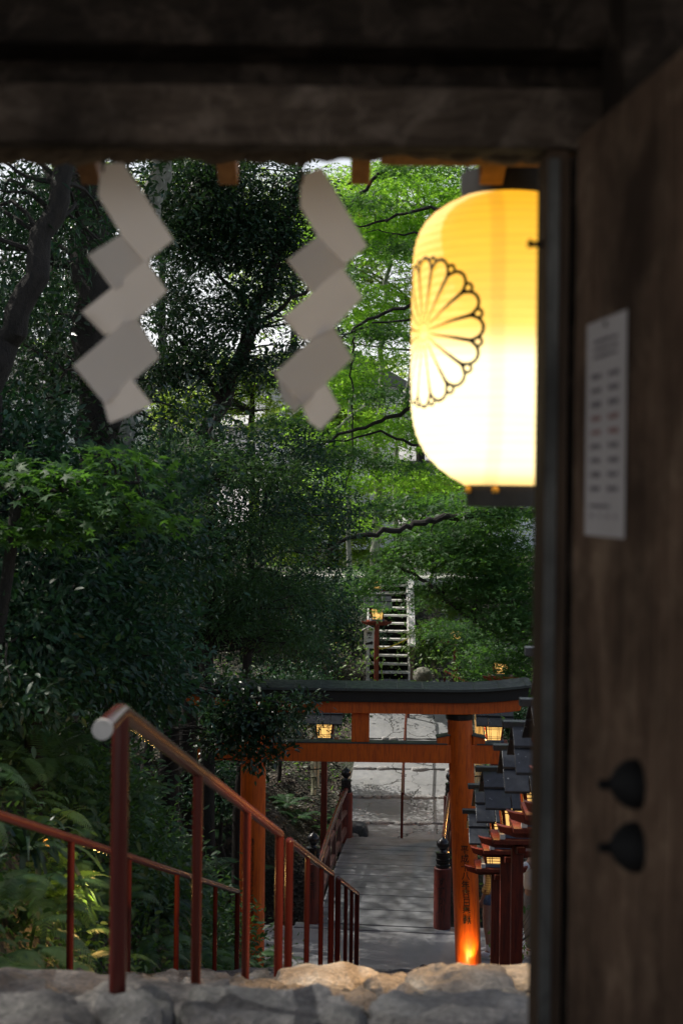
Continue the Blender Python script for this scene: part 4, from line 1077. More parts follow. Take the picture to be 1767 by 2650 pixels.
def person(loc, rz, label, H, clothes, raise_arm=False):
    root = empty('person', loc, rz, label, 'person')
    k = H/1.70
    V = []; E = []; R = []
    def j(p, r, par=None):
        V.append((p[0]*k, p[1]*k, p[2]*k)); R.append(tuple(x*k for x in r) if isinstance(r, tuple) else r*k)
        if par is not None: E.append((par, len(V)-1))
        return len(V)-1
    pel = j((0, 0, .95), (.15, .11)); wa = j((0, .005, 1.08), (.13, .095), pel); ch = j((0, .0, 1.27), (.155, .11), wa); nb = j((0, -.01, 1.42), (.075, .06), ch)
    nk = j((0, .0, 1.48), .05, nb); hd = j((0, .02, 1.58), (.072, .088), nk); j((0, .015, 1.665), (.055, .068), hd)
    elbows = {}; hands = {}
    for s in (-1, 1):
        sh = j((s*.17, -.01, 1.375), .055, ch)
        if raise_arm and s < 0:
            el = j((s*.25, .16, 1.22), .04, sh); wr = j((s*.16, .34, 1.36), .027, el); pm = j((s*.15, .40, 1.40), (.018, .036), wr); fd = Vector((0, .35, .6)).normalized()
        else:
            el = j((s*.23, -.05, 1.12), .04, sh); wr = j((s*.22, .05, .90), .027, el); pm = j((s*.215, .07, .83), (.018, .036), wr); fd = Vector((0, .25, -1)).normalized()
        elbows[s] = [V[sh], V[el], V[wr]]
        for f in range(4):
            o = Vector(V[pm])/k + Vector((0, (f-1.5)*.019, 0)) + fd*.035
            a = j(o, .009, pm); b = j(o+fd*(.030+.004*(f in (1, 2)))+Vector((-s*.006, 0, 0)), .0085, a); j(o+fd*(.058+.008*(f in (1, 2)))+Vector((-s*.018, 0, 0)), .0075, b)
        o = Vector(V[pm])/k+Vector((-s*.012, .035, 0)); a = j(o, .011, pm); j(o+fd*.03+Vector((-s*.012, .014, 0)), .009, a)
        hp = j((s*.095, 0, .88), .092, pel); kn = j((s*.10, .025, .48), .054, hp); cf = j((s*.10, -.012, .33), .055, kn); an = j((s*.10, -.02, .09), .036, cf); j((s*.11, .10, .035), (.036, .03), an)
    skin_mesh('body', V, E, R, SKIN, root, 2)
    # face and hair
    mb = MB()
    for s in (-1, 1):
        mb.lathe([(.001, -.010*k), (.010*k, -.004*k), (.010*k, .004*k), (.001, .010*k)], 10, c=(s*.032*k, .098*k, 1.60*k))
    mb.build('eyes', INK, root, smooth=True)
    mb = MB(); stone_geo(mb, (0, -.012*k, 1.625*k), (.175*k, .20*k, .19*k), 5, 24, 16, .9, .02); stone_geo(mb, (0, -.07*k, 1.50*k), (.16*k, .09*k, .26*k), 6, 20, 12, .9, .02); mb.build('hair', HAIRM, root, smooth=True)
    if clothes == 'plaid':
        skin_mesh('white_shirt', [(0, 0, .98*k), (0, 0, 1.12*k), (0, 0, 1.28*k), (0, -.01, 1.405*k), (-.17*k, -.01, 1.385*k), (.17*k, -.01, 1.385*k)], [(0, 1), (1, 2), (2, 3), (2, 4), (2, 5)],
                  [(.155*k, .12*k), (.145*k, .11*k), (.168*k, .125*k), (.09*k, .075*k), .07*k, .07*k], CLOTHW, root, 2)
        for s in (-1, 1):
            a, b, c = [Vector(q) for q in elbows[s]]
            m_ = b+(c-b)*.55
            skin_mesh('plaid_sleeve', [tuple(a), tuple(b), tuple(b+(c-b)*.35), tuple(m_), tuple(b+(c-b)*.8)], [(0, 1), (1, 2), (2, 3), (3, 4)], [.075*k, .062*k, .062*k, .075*k, .045*k], PLAID, root, 2)
        skin_mesh('denim_shorts', [(0, 0, 1.0*k), (0, 0, .90*k), (-.10*k, 0, .84*k), (-.105*k, .005, .74*k), (.10*k, 0, .84*k), (.105*k, .005, .74*k)], [(0, 1), (1, 2), (2, 3), (1, 4), (4, 5)],
                  [(.15*k, .115*k), (.165*k, .125*k), .107*k, .098*k, .107*k, .098*k], DENIM, root, 2)
    else:
        skin_mesh('white_shirt', [(0, 0, .90*k), (0, 0, 1.12*k), (0, 0, 1.28*k), (0, -.01, 1.405*k)], [(0, 1), (1, 2), (2, 3)],
                  [(.175*k, .14*k), (.165*k, .125*k), (.172*k, .13*k), (.095*k, .08*k)], CLOTHW, root, 2)
        for s in (-1, 1):
            a, b, c = [Vector(q) for q in elbows[s]]
            skin_mesh('sleeve', [tuple(a), tuple(a+(b-a)*.5), tuple(b+(c-b)*.1)], [(0, 1), (1, 2)], [.082*k, .07*k, .066*k], CLOTHW, root, 2)
        skin_mesh('trousers', [(0, 0, 1.0*k), (0, 0, .90*k), (-.10*k, 0, .82*k), (-.10*k, .02, .48*k), (-.10*k, -.02, .10*k), (.10*k, 0, .82*k), (.10*k, .02, .48*k), (.10*k, -.02, .10*k)],
                  [(0, 1), (1, 2), (2, 3), (3, 4), (1, 5), (5, 6), (6, 7)], [(.15*k, .115*k), (.16*k, .12*k), .105*k, .078*k, .07*k, .105*k, .078*k, .07*k], GREYC, root, 2)
    for s in (-1, 1):
        skin_mesh('sock', [(s*.10*k, -.014*k, .24*k), (s*.10*k, -.02*k, .08*k)], [(0, 1)], [.049*k, .044*k], CLOTHW, root, 2)
        skin_mesh('shoe', [(s*.10*k, -.06*k, .045*k), (s*.105*k, .02*k, .055*k), (s*.112*k, .12*k, .035*k), (s*.114*k, .19*k, .028*k)], [(0, 1), (1, 2), (2, 3)], [(.045*k, .045*k), (.047*k, .055*k), (.05*k, .036*k), (.036*k, .028*k)], CLOTHW, root, 2)
    return root
pp1 = P(1264, 2486, 20.9); person((pp1.x, 20.9, ZB+.02), 1.25, 'person in a yellow plaid shirt and denim shorts with white sneakers behind the lantern posts', 1.72, 'plaid')
pp2 = P(1372, 2470, 20.9); person((pp2.x, 20.9, ZB+.05), 1.2, 'person in a loose white shirt and grey trousers beside the right jamb', 1.70, 'white', True)

# ------------------------------------------------------------------ leaves
T_OVAL = (np.array([(0, 0, 0), (.30, .19, .05), (.66, .17, .04), (1, 0, -.10), (.66, -.17, .04), (.30, -.19, .05), (.48, 0, -.02)]),
          [(0, 5, 6, 1), (1, 6, 3, 2), (6, 5, 4, 3)])
T_NARROW = (np.array([(0, 0, 0), (.4, .11, .03), (1, 0, -.10), (.4, -.11, .03)]), [(0, 3, 2, 1)])
def maple_template():
    v = [(.12, 0, 0)]; f = []
    tips = [(-128, .55), (-62, .86), (0, 1.0), (62, .86), (128, .55)]
    nt_ = [(-170, .14), (-95, .26), (-31, .32), (31, .32), (95, .26), (170, .14)]
    for a, r in nt_: v.append((.12+r*math.cos(math.radians(a)), r*math.sin(math.radians(a)), .0))
    for a, r in tips: v.append((.12+r*.9*math.cos(math.radians(a)), r*.9*math.sin(math.radians(a)), -.10*r))
    for i in range(5): f.append((0, 1+i, 7+i, 2+i))
    return np.array(v), f
T_MAPLE = maple_template()
T_STAR = (np.array([(0, 0, 0), (.30, .10, 0), (.95, 0, -.08), (.30, -.10, 0), (.38, .70, -.06), (.38, -.70, -.06), (.12, .26, 0), (.12, -.26, 0)]),
          [(0, 3, 2, 1), (0, 1, 4, 6), (0, 7, 5, 3)])
class LeafSet:
    def __init__(self): self.parts = []
    def add(self, tmpl, pos, d, nrm, size, tint):
        """pos Nx3, d axis Nx3, nrm approx normal Nx3, size N, tint N"""
        tv, tf = tmpl
        d = d/np.linalg.norm(d, axis=1, keepdims=True)
        nrm = nrm - d*np.sum(nrm*d, 1, keepdims=True); nrm /= np.linalg.norm(nrm, axis=1, keepdims=True)+1e-9
        s = np.cross(nrm, d)
        V = pos[:, None, :] + size[:, None, None]*(tv[None, :, 0:1]*d[:, None, :] + tv[None, :, 1:2]*s[:, None, :] + tv[None, :, 2:3]*nrm[:, None, :])
        self.parts.append((V.reshape(-1, 3), len(tv), tf, len(pos), np.repeat(tint, len(tv))))
    def count(self): return sum(p[3] for p in self.parts)
    def build(self, name, mat, parent=None, origin=None):
        vs = []; loops = []; starts = []; totals = []; tint = []; base = 0; ls = 0
        for V, k, tf, n, t in self.parts:
            vs.append(V); tint.append(t)
            off = base + np.arange(n)*k
            for f in tf:
                a = (off[:, None] + np.array(f)[None, :])
                loops.append(a.ravel()); starts.append(ls+np.arange(n)*len(f)); totals.append(np.full(n, len(f))); ls += n*len(f)
            base += n*k
        vs = np.concatenate(vs); 
        if origin is not None: vs = vs-np.array(origin)
        loops = np.concatenate(loops); starts = np.concatenate(starts); totals = np.concatenate(totals)
        me = bpy.data.meshes.new(name); me.vertices.add(len(vs)); me.vertices.foreach_set('co', vs.astype(np.float32).ravel())
        me.loops.add(len(loops)); me.loops.foreach_set('vertex_index', loops.astype(np.int32))
        me.polygons.add(len(starts)); me.polygons.foreach_set('loop_start', starts.astype(np.int32))
        at = me.attributes.new('tint', 'FLOAT', 'POINT'); at.data.foreach_set('value', np.concatenate(tint).astype(np.float32))
        me.materials.append(mat); me.update(calc_edges=True)
        return link(bpy.data.objects.new(name, me), parent)
def nrml(n): return rs.normal(size=(n, 3))
def in_ball(n, shell=.45):
    v = nrml(n); v /= np.linalg.norm(v, axis=1, keepdims=True)
    return v*(shell + (1-shell)*rs.rand(n, 1)**.6)
def crown_clumps(blobs, n):
    """blobs: list of (centre Vector, (rx, ry, rz)); returns clump centres and outward dirs"""
    vol = np.array([b[1][0]*b[1][2]*(b[1][1]**.5) for b in blobs]); pr = vol/vol.sum()
    out = []; outd = []
    for (c, r), p in zip(blobs, pr):
        k = max(3, int(round(n*p))); d = in_ball(k, .25)
        keep = np.sin(d[:, 0]*7+c[0]*3)+np.sin(d[:, 2]*8+c[2]*2+d[:, 1]*5) > -1.25      # gaps
        d = d[keep]; out.append(np.array(c)+d*np.array(r)); outd.append(d)
    return np.concatenate(out), np.concatenate(outd)
def fill(ls, kind, cen, outd, per, size, R, tint0=.5, tv=.35):
    n = len(cen)
    ct = np.clip(tint0 + tv*(rs.rand(n)-.5)*1.6, 0, 1)
    c = np.repeat(cen, per, 0); od = np.repeat(outd, per, 0); N = n*per
    tint = np.clip(np.repeat(ct, per)+tv*(rs.rand(N)-.5)*.6, 0, 1)
    sz = size*(.65+.7*rs.rand(N))
    if kind in ('maple', 'mapstar'):
        # flat drooping sprays
        tn = np.repeat(np.array([0, 0, 1.0])+.28*nrml(n)+outd*np.array([.25, .25, 0]), per, 0)
        tn /= np.linalg.norm(tn, axis=1, keepdims=True)
        off = nrml(N)*np.array([R, R, R*.10])*.55
        off -= tn*np.sum(off*tn, 1, keepdims=True)*.93
        rad = np.linalg.norm(off, axis=1)
        pos = c+off; pos[:, 2] -= rad**2*.22/R
        d = off/(rad[:, None]+1e-6)+.7*nrml(N)*np.array([1, 1, .3]); d[:, 2] -= .25
        ls.add(T_MAPLE if kind == 'maple' else T_STAR, pos, d, tn+.35*nrml(N), sz, tint)
    else:
        off = nrml(N)*np.array([R, R, R*.7])*.55
        pos = c+off; d = off/R*.8+od*.7+.6*nrml(N); d[:, 2] -= .15
        nr = np.array([0, 0, 1.0])+.6*nrml(N)+od*.4
        ls.add({'oval': T_OVAL, 'narrow': T_NARROW}[kind], pos, d, nr, sz, tint)
def limb(mb, a, b, r0, r1, seg=7, wob=.06, n=6, droop=.15):
    a = Vector(a); b = Vector(b); L = (b-a).length; pts = []; rad = []
    o1 = Vector(nrml(1)[0])*wob*L; o2 = Vector(nrml(1)[0])*wob*L*.6
    for i in range(seg+1):
        t = i/seg; p = a.lerp(b, t)+o1*math.sin(PI*t)+o2*math.sin(2*PI*t); p.z += droop*L*math.sin(PI*t)*.6
        pts.append(p); rad.append(r0+(r1-r0)*t**.7)
    mb.tube(pts, rad, n)
def densify(pts, rad, k=5, wob=.03):
    P_ = []; R_ = []
    for i in range(len(pts)-1):
        for j in range(k):
            t = j/k; p = pts[i].lerp(pts[i+1], t); P_.append(p+Vector(nrml(1)[0])*wob*(0 if i+j == 0 else 1)); R_.append((rad[i]+(rad[i+1]-rad[i])*t)*(1+.10*(rs.rand()-.5)))
    P_.append(pts[-1]); R_.append(rad[-1]); return P_, R_
def tree(label, trunks, blobs, kind, n, per, size, R, lmat, bark, name='tree', group=None, nl=40, tint=.5, tv=.35, limbs=(), lr=.028, cat='tree', leafname='crown'):
    t0 = trunks[0][0]; base = Vector(t0[0])
    root = empty(name, base, 0, label, cat, group)
    mb = MB(); nodes = []
    for tr in trunks:
        pts, rad = densify([Vector(p) for p, r in tr], [r for p, r in tr], 5, .035 if tr[0][1] > .08 else .02)
        mb.tube([p-base for p in pts], rad, 12); nodes += list(zip(pts, rad))
    for lb in limbs:
        pts, rad = densify([Vector(p) for p, r in lb], [r for p, r in lb], 5, .03)
        mb.tube([p-base for p in pts], rad, 8); nodes += list(zip(pts, rad))
    cen, od = crown_clumps(blobs, n)
    up = [q for q in nodes if q[0].z > base.z+.35*(max(p.z for p, _ in nodes)-base.z)] or nodes
    NP_ = np.array([tuple(q[0]) for q in up])
    for i in rs.permutation(len(cen))[:nl]:
        dd = np.linalg.norm(NP_-cen[i], axis=1)+np.maximum(0, NP_[:, 2]-cen[i][2])*1.2; k = int(dd.argmin())
        a = up[k][0]; b = Vector(cen[i])
        limb(mb, a-base, b-base, min(up[k][1]*.6, lr), .005, 7, .07, 5)
    mb.build('trunk', bark, root, smooth=True)
    ls = LeafSet(); fill(ls, kind, cen, od, per, size, R, tint, tv)
    ls.build(leafname, lmat, root, base)
    return root
def blob(px, py, Y, rx, ry, rz): v = P(px, py, Y); return (tuple(v), (rx, ry, rz))
def tp(px, py, Y, r): return (tuple(P(px, py, Y)), r)
def gbase(px, py, Y, r):
    v = P(px, py, Y); return ((v.x, Y, ground_at(v.x, Y)-.2), r)
gt = 'trees around the steps and the stream'

# leaning dark tree at the far left, in front of the big trunk
tree('dark leaning tree at the far left edge with sparse drooping dark leaves',
     [[gbase(-120, 1300, 11.5, .16), tp(-20, 1000, 11.5, .12), tp(70, 760, 11.5, .10), tp(150, 520, 11.6, .085), tp(190, 200, 11.8, .06), tp(170, -200, 12, .04)]],
     [blob(60, 480, 12.2, 1.0, 1.2, .45), blob(-150, 700, 12, .9, 1.0, .9), blob(180, 640, 13, .5, .8, .35), blob(20, 100, 12, 2.2, 2, .9)],
     'narrow', 260, 60, .10, .28, L_DARK, BARKD, nl=60, tint=.35, group=gt)
# big dark trunk with evergreen crown, its top far above the frame, shading the steps
tree('massive dark trunked evergreen left of centre whose crown spreads above the steps',
     [[gbase(255, 1650, 15.6, .36), tp(262, 1300, 15.6, .27), tp(258, 1000, 15.6, .23), tp(235, 700, 15.6, .20), tp(225, 400, 15.7, .17), tp(260, -200, 15.8, .12), tp(300, -900, 16, .06)]],
     [blob(60, 560, 16, 1.3, 1.5, .55), blob(330, 560, 16.5, .75, 1, .5), blob(30, 850, 16, 1.1, 1.2, .6), blob(300, 820, 16.2, .45, .9, .5), blob(120, 1080, 15.4, 1.2, 1.0, .5), blob(-60, 700, 17, 1.4, 1.2, .8), blob(90, 960, 18, 1.3, 1.2, .6), blob(150, 700, 18, 1.2, 1, .7), blob(400, 1060, 15.8, .8, .9, .42), blob(210, 420, 16.5, 1.3, 1.2, .4),
      blob(100, -300, 15.5, 4.2, 4.0, 1.6), blob(700, -450, 14.5, 3.4, 4.2, 1.3), blob(400, -900, 18, 4, 4, 1.8)],
     'oval', 1850, 46, .088, .34, L_EVER, BARKD, nl=110, tint=.4, lr=.035, group=gt)
# pale trunked tree
tree('tree with pale lichen spotted trunk rising behind the left paper streamer',
     [[gbase(300, 1500, 20.5, .24), tp(318, 1000, 20.5, .20), tp(350, 700, 20.5, .18), tp(405, 480, 20.5, .165), tp(440, 330, 20.5, .15), tp(520, -100, 20.5, .10), tp(560, -600, 20.6, .05)]],
     [blob(520, 330, 20.5, 1.6, 1.2, .5), blob(300, 60, 20.5, 2.4, 2, 1.0), blob(640, -100, 21, 2.6, 2.4, 1.1)],
     'oval', 380, 40, .085, .36, L_EVER, BARKP, nl=50, tint=.5, group=gt)
# glossy evergreen silhouetted in the centre
tree('glossy small leaved evergreen in the centre, dark against bright gaps, trunk leaning right',
     [[gbase(470, 1500, 22.5, .17), tp(520, 1180, 22.5, .14), tp(575, 1040, 22.5, .125), tp(640, 880, 22.5, .11), tp(700, 720, 22.5, .09), tp(745, 560, 22.6, .07), tp(790, 400, 22.7, .05)]],
     [blob(520, 510, 22.5, .95, .9, .50), blob(620, 620, 22.5, 1.0, .8, .50), blob(490, 640, 22.3, .6, .7, .42), blob(680, 540, 22.6, .75, .7, .42), blob(450, 790, 22.3, .45, .7, .45), blob(600, 800, 22.4, .8, .7, .40), blob(540, 935, 22.2, .85, .8, .42), blob(690, 950, 22.4, .5, .7, .30), blob(690, 720, 22.6, .5, .6, .4), blob(400, 960, 22, .6, .6, .35), blob(760, 640, 22.6, .45, .6, .35), blob(780, 480, 22.6, .5, .6, .3), blob(560, 430, 22.6, .9, .8, .35), blob(800, 860, 22.5, .4, .5, .3), blob(440, 560, 22.3, .5, .6, .4)],
     'oval', 1150, 36, .082, .27, L_EVER, BARKD, nl=140, tint=.5, lr=.022, limbs=[[tp(640, 880, 22.5, .05), tp(720, 800, 22.4, .035), tp(800, 740, 22.3, .02)], [tp(575, 1040, 22.5, .05), tp(480, 900, 22.3, .03), tp(400, 830, 22.2, .015)], [tp(660, 820, 22.5, .04), tp(560, 700, 22.4, .025), tp(470, 600, 22.3, .012)]], group=gt)
# bright maple in the centre right
tree('bright green maple with thin pale trunk and layered sprays left of the glowing lantern',
     [[gbase(972, 1560, 39.5, 0.145), tp(975, 1350, 39.5, 0.125), tp(972, 1180, 39.5, 0.112), tp(985, 1000, 39.5, 0.0922), tp(990, 850, 39.5, 0.0724), tp(1010, 650, 39.5, 0.0527), tp(1040, 430, 39.5, 0.0329)],
      [gbase(905, 1500, 39, 0.0793), tp(905, 1150, 39, 0.0661), tp(912, 900, 39, 0.0463), tp(880, 700, 39.1, 0.0264)],
      [gbase(1030, 1520, 40, 0.0787), tp(1020, 1200, 40, 0.0656), tp(1060, 950, 40, 0.0393), tp(1110, 750, 40.1, 0.0262)]],
     [blob(900, 480, 37.5, 1.68, 2.07, 0.388), blob(1080, 450, 38.5, 1.8, 2.05, 0.411), blob(820, 620, 36.5, 1.17, 1.56, 0.365), blob(1010, 600, 38.5, 1.54, 1.8, 0.436), blob(960, 760, 37.5, 1.68, 1.81, 0.388), blob(1130, 820, 38.5, 1.16, 1.54, 0.642), blob(850, 960, 36.5, 1.3, 1.56, 0.391), blob(1010, 930, 37.5, 1.16, 1.55, 0.323), blob(900, 1120, 36.5, 1.56, 1.56, 0.417), blob(1080, 1130, 38, 1.29, 1.55, 0.361), blob(1250, 600, 38.5, 2.31, 1.93, 1.54), blob(1290, 1080, 38.5, 2.05, 1.93, 1.03), blob(1060, 620, 38.5, 1.6, 1.6, .9), blob(900, 560, 37.5, 1.4, 1.6, .8), blob(1130, 480, 39, 1.8, 1.6, .8), blob(880, 820, 37, 1.3, 1.4, .7), blob(1020, 830, 38, 1.2, 1.4, .6), blob(900, 1010, 37, 1.4, 1.3, .6), blob(1040, 1080, 38, 1.3, 1.3, .7), blob(900, 1230, 37.5, 1.3, 1.3, .6), blob(1100, 1230, 39, 1.6, 1.3, .6), blob(960, 1330, 39.5, 1.2, 1.2, .4)],
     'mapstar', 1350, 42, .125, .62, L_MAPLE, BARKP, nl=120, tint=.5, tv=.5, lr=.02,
     limbs=[[tp(990, 1000, 39.3, 0.0528), tp(900, 1090, 38.1, 0.0426), tp(790, 1160, 37.1, 0.0323), tp(690, 1190, 36.5, 0.0162)], [tp(985, 960, 39.3, 0.0462), tp(850, 1000, 37.9, 0.0374), tp(740, 1090, 36.9, 0.0162)],
            [tp(912, 900, 38.9, 0.0397), tp(915, 1000, 38.4, 0.0332), tp(912, 1170, 38.2, 0.016)], [tp(1000, 740, 39.4, 0.0395), tp(900, 760, 38.5, 0.0332), tp(800, 830, 37.5, 0.0161)], [tp(1020, 560, 39.3, 0.0396), tp(930, 600, 38.5, 0.0266), tp(850, 690, 37.8, 0.0134)], [tp(1030, 520, 39.3, 0.0369), tp(1120, 540, 38.7, 0.0265), tp(1230, 530, 38.1, 0.0133)]], group=gt)
# maple on the right with the long curved limb
tree('shaded maple at the right with one long dark curved limb below the lantern',
     [[gbase(1520, 1500, 25.5, .16), tp(1500, 1250, 25.5, .13), tp(1460, 900, 25.5, .10), tp(1440, 500, 25.6, .06)]],
     [blob(1240, 1420, 25.5, 1.0, 1.4, .75), blob(1330, 1560, 25.2, .75, 1.3, .75), blob(1120, 1380, 26, .9, 1.2, .38), blob(1180, 1540, 26.5, .75, 1.0, .40), blob(1300, 1300, 25, 1.2, 1.2, .35), blob(1020, 1440, 27, .55, .9, .28), blob(1090, 1300, 27, .8, 1.0, .2), blob(1360, 1700, 26, .5, .9, .35), blob(940, 1525, 31, .55, .5, .28), blob(968, 1570, 33.4, .35, .3, .14), blob(1100, 1555, 32, .3, .4, .2), blob(1150, 1625, 33, .55, .5, .28), blob(1000, 1480, 31, .8, .7, .25), blob(1215, 1640, 31, .6, .6, .35), blob(1290, 1690, 29, .5, .5, .3), blob(900, 520, 28.6, 1.0, .7, .15), blob(1050, 640, 28.6, 1.0, .7, .16), blob(880, 700, 28.8, .8, .6, .14), blob(1000, 860, 28.6, 1.0, .7, .15), blob(860, 930, 28.8, .9, .6, .14), blob(1000, 1020, 28.3, .9, .7, .14), blob(860, 1170, 28.3, 1.0, .7, .16), blob(1020, 1200, 28, .9, .7, .14), blob(1090, 430, 28.8, 1.2, .7, .18), blob(760, 1090, 28.3, .7, .6, .14), blob(1000, 1310, 27.5, .6, .8, .22)],
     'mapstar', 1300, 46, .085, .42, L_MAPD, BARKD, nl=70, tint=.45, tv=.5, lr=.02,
     limbs=[[tp(1500, 1290, 25.5, .08), tp(1368, 1325, 25, .07), tp(1190, 1334, 24.6, .062), tp(1090, 1350, 24.3, .055), tp(1011, 1375, 24.1, .05), tp(916, 1393, 24, .038), tp(827, 1423, 24, .025), tp(760, 1423, 24, .01)],
            [tp(1445, 520, 25.6, .05), tp(1300, 520, 27, .045), tp(1190, 534, 28, .04), tp(1059, 546, 28.5, .032), tp(976, 578, 28.7, .026), tp(905, 590, 28.8, .012)],
            [tp(1445, 620, 25.6, .04), tp(1200, 612, 28, .03), tp(1071, 605, 28.5, .022), tp(946, 602, 28.7, .008)],
            [tp(1440, 250, 25.7, .05), tp(1150, 330, 28.5, .045), tp(1017, 421, 29, .045), tp(928, 507, 29.2, .04), tp(857, 578, 29.3, .03), tp(800, 690, 29.3, .014)],
            [tp(1450, 760, 25.6, .06), tp(1240, 770, 27.5, .045), tp(1065, 793, 28.5, .038), tp(952, 828, 28.7, .034), tp(892, 870, 28.8, .025), tp(790, 930, 28.8, .01)],
            [tp(1065, 825, 28.4, .025), tp(964, 840, 28.6, .02), tp(910, 858, 28.7, .022), tp(916, 882, 28.7, .022), tp(904, 953, 28.7, .018), tp(916, 1042, 28.7, .017), tp(910, 1191, 28.6, .013), tp(880, 1316, 28.5, .006)],
            [tp(1470, 960, 25.5, .07), tp(1250, 1010, 27, .055), tp(1071, 1054, 28, .045), tp(982, 1090, 28.3, .04), tp(880, 1126, 28.4, .032), tp(779, 1185, 28.4, .018), tp(700, 1240, 28.3, .008)],
            [tp(1480, 1100, 25.5, .05), tp(1240, 1150, 27, .035), tp(1089, 1155, 28, .028), tp(982, 1120, 28.3, .024), tp(833, 1143, 28.4, .012)],
            [tp(1030, 1460, 27, .03), tp(1130, 1530, 26.2, .035), tp(1190, 1590, 25.8, .03), tp(1290, 1640, 25.5, .015)]], group=gt)
# dense dark mass between the bank and the torii
tree('dense dark green evergreen filling the middle left behind the torii cap',
     [[gbase(440, 1700, 20.8, .16), tp(445, 1500, 20.8, .13), tp(470, 1300, 20.8, .09), tp(520, 1120, 20.8, .05)], [gbase(620, 1700, 21.5, .09), tp(640, 1480, 21.5, .06), tp(690, 1280, 21.5, .03)]],
     [blob(520, 1180, 20.6, 1.0, 1.2, .55), blob(700, 1180, 21.4, 1.0, 1.1, .50), blob(420, 1330, 20.2, .9, 1.1, .55), blob(620, 1350, 21, 1.1, 1.1, .55), blob(820, 1330, 22, .8, 1.0, .5), blob(520, 1500, 22.0, .9, .9, .5), blob(700, 1560, 21.4, 1.0, 1.0, .50), blob(830, 1520, 22.3, .6, .9, .55), blob(640, 1670, 22.3, .9, .7, .35), blob(430, 1620, 22.2, .8, .9, .5), blob(800, 1670, 22.5, .6, .7, .4)],
     'oval', 980, 46, .068, .30, L_DARK, BARKD, nl=90, tint=.42, tv=.6, group=gt)
tree('feathery dark fir with flat drooping sprays in the middle left of the wood',
     [[gbase(540, 1650, 19.6, .11), tp(545, 1450, 19.6, .09), tp(555, 1250, 19.6, .06), tp(560, 1080, 19.6, .03)]],
     [blob(470, 1180, 19.4, .8, .7, .12), blob(640, 1230, 19.5, .8, .7, .12), blob(450, 1330, 19.3, .9, .7, .12), blob(640, 1390, 19.5, .9, .7, .13), blob(500, 1480, 19.3, .9, .7, .12), blob(680, 1530, 19.6, .8, .7, .12), blob(560, 1610, 19.5, .9, .6, .12), blob(730, 1640, 19.8, .6, .6, .10), blob(420, 1560, 19.2, .6, .6, .12)],
     'narrow', 330, 70, .085, .30, L_FERN, BARKD, nl=90, tint=.25, tv=.5, lr=.016, group=gt)
# nearer mass over the bank
tree('tall leafy shrub with teal green leaves growing high on the left bank',
     [[gbase(90, 1700, 12, .08), tp(130, 1450, 12.2, .06), tp(210, 1300, 12.4, .04), tp(300, 1200, 12.5, .02)]],
     [blob(60, 1260, 12, .8, .9, .40), blob(270, 1330, 12.8, .65, .8, .36), blob(420, 1240, 13.4, .5, .7, .28), blob(120, 1480, 11.5, .65, .8, .35), blob(330, 1500, 12.6, .6, .7, .40), blob(240, 1640, 12, .6, .7, .34), blob(400, 1640, 13.4, .45, .6, .36), blob(-60, 1120, 12, .8, .8, .4), blob(480, 1420, 13.8, .4, .6, .3), blob(60, 1620, 10.8, .5, .6, .35), blob(180, 1720, 11.2, .5, .6, .3), blob(330, 1720, 12.2, .55, .6, .36), blob(370, 1790, 13.0, .45, .6, .34), blob(20, 1760, 10.2, .5, .6, .25)],
     'oval', 860, 40, .074, .27, L_DARK, BARKD, name='shrub', cat='shrub', nl=60, tint=.5, tv=.6, leafname='foliage')
tree('small maple branching over the left bank with star shaped teal leaves',
     [[gbase(-60, 1500, 10.2, .05), tp(40, 1320, 10.2, .04), tp(180, 1260, 10.4, .028), tp(360, 1250, 10.6, .012)]],
     [blob(80, 1230, 10.2, .45, .5, .10), blob(230, 1290, 10.4, .40, .5, .09), blob(380, 1320, 10.6, .28, .4, .08), blob(60, 1360, 10.2, .4, .5, .10), blob(300, 1200, 10.6, .3, .4, .08)],
     'maple', 52, 30, .082, .34, L_MAPD, BARKD, name='maple_sapling', cat='tree', nl=22, tint=.45, tv=.5, lr=.012)
# evergreen branch in front of the torii
tree('glossy evergreen branch hanging across the left half of the torii',
     [[gbase(330, 1900, 17.6, .07), tp(400, 1820, 17.6, .055), tp(500, 1790, 17.7, .04), tp(620, 1800, 17.8, .025), tp(740, 1820, 17.8, .012)]],
     [blob(620, 1840, 17.8, .46, .4, .20), blob(700, 1860, 17.8, .36, .3, .20), blob(770, 1815, 17.8, .28, .3, .10), blob(580, 1910, 17.7, .45, .35, .17), blob(690, 1935, 17.8, .28, .3, .10), blob(650, 1965, 17.8, .18, .2, .09), blob(600, 1755, 17.7, .40, .35, .07)],
     'oval', 190, 22, .085, .16, L_EVER, BARKD, name='evergreen_shrub', cat='shrub', nl=80, tint=.45, tv=.6, lr=.012, leafname='foliage')
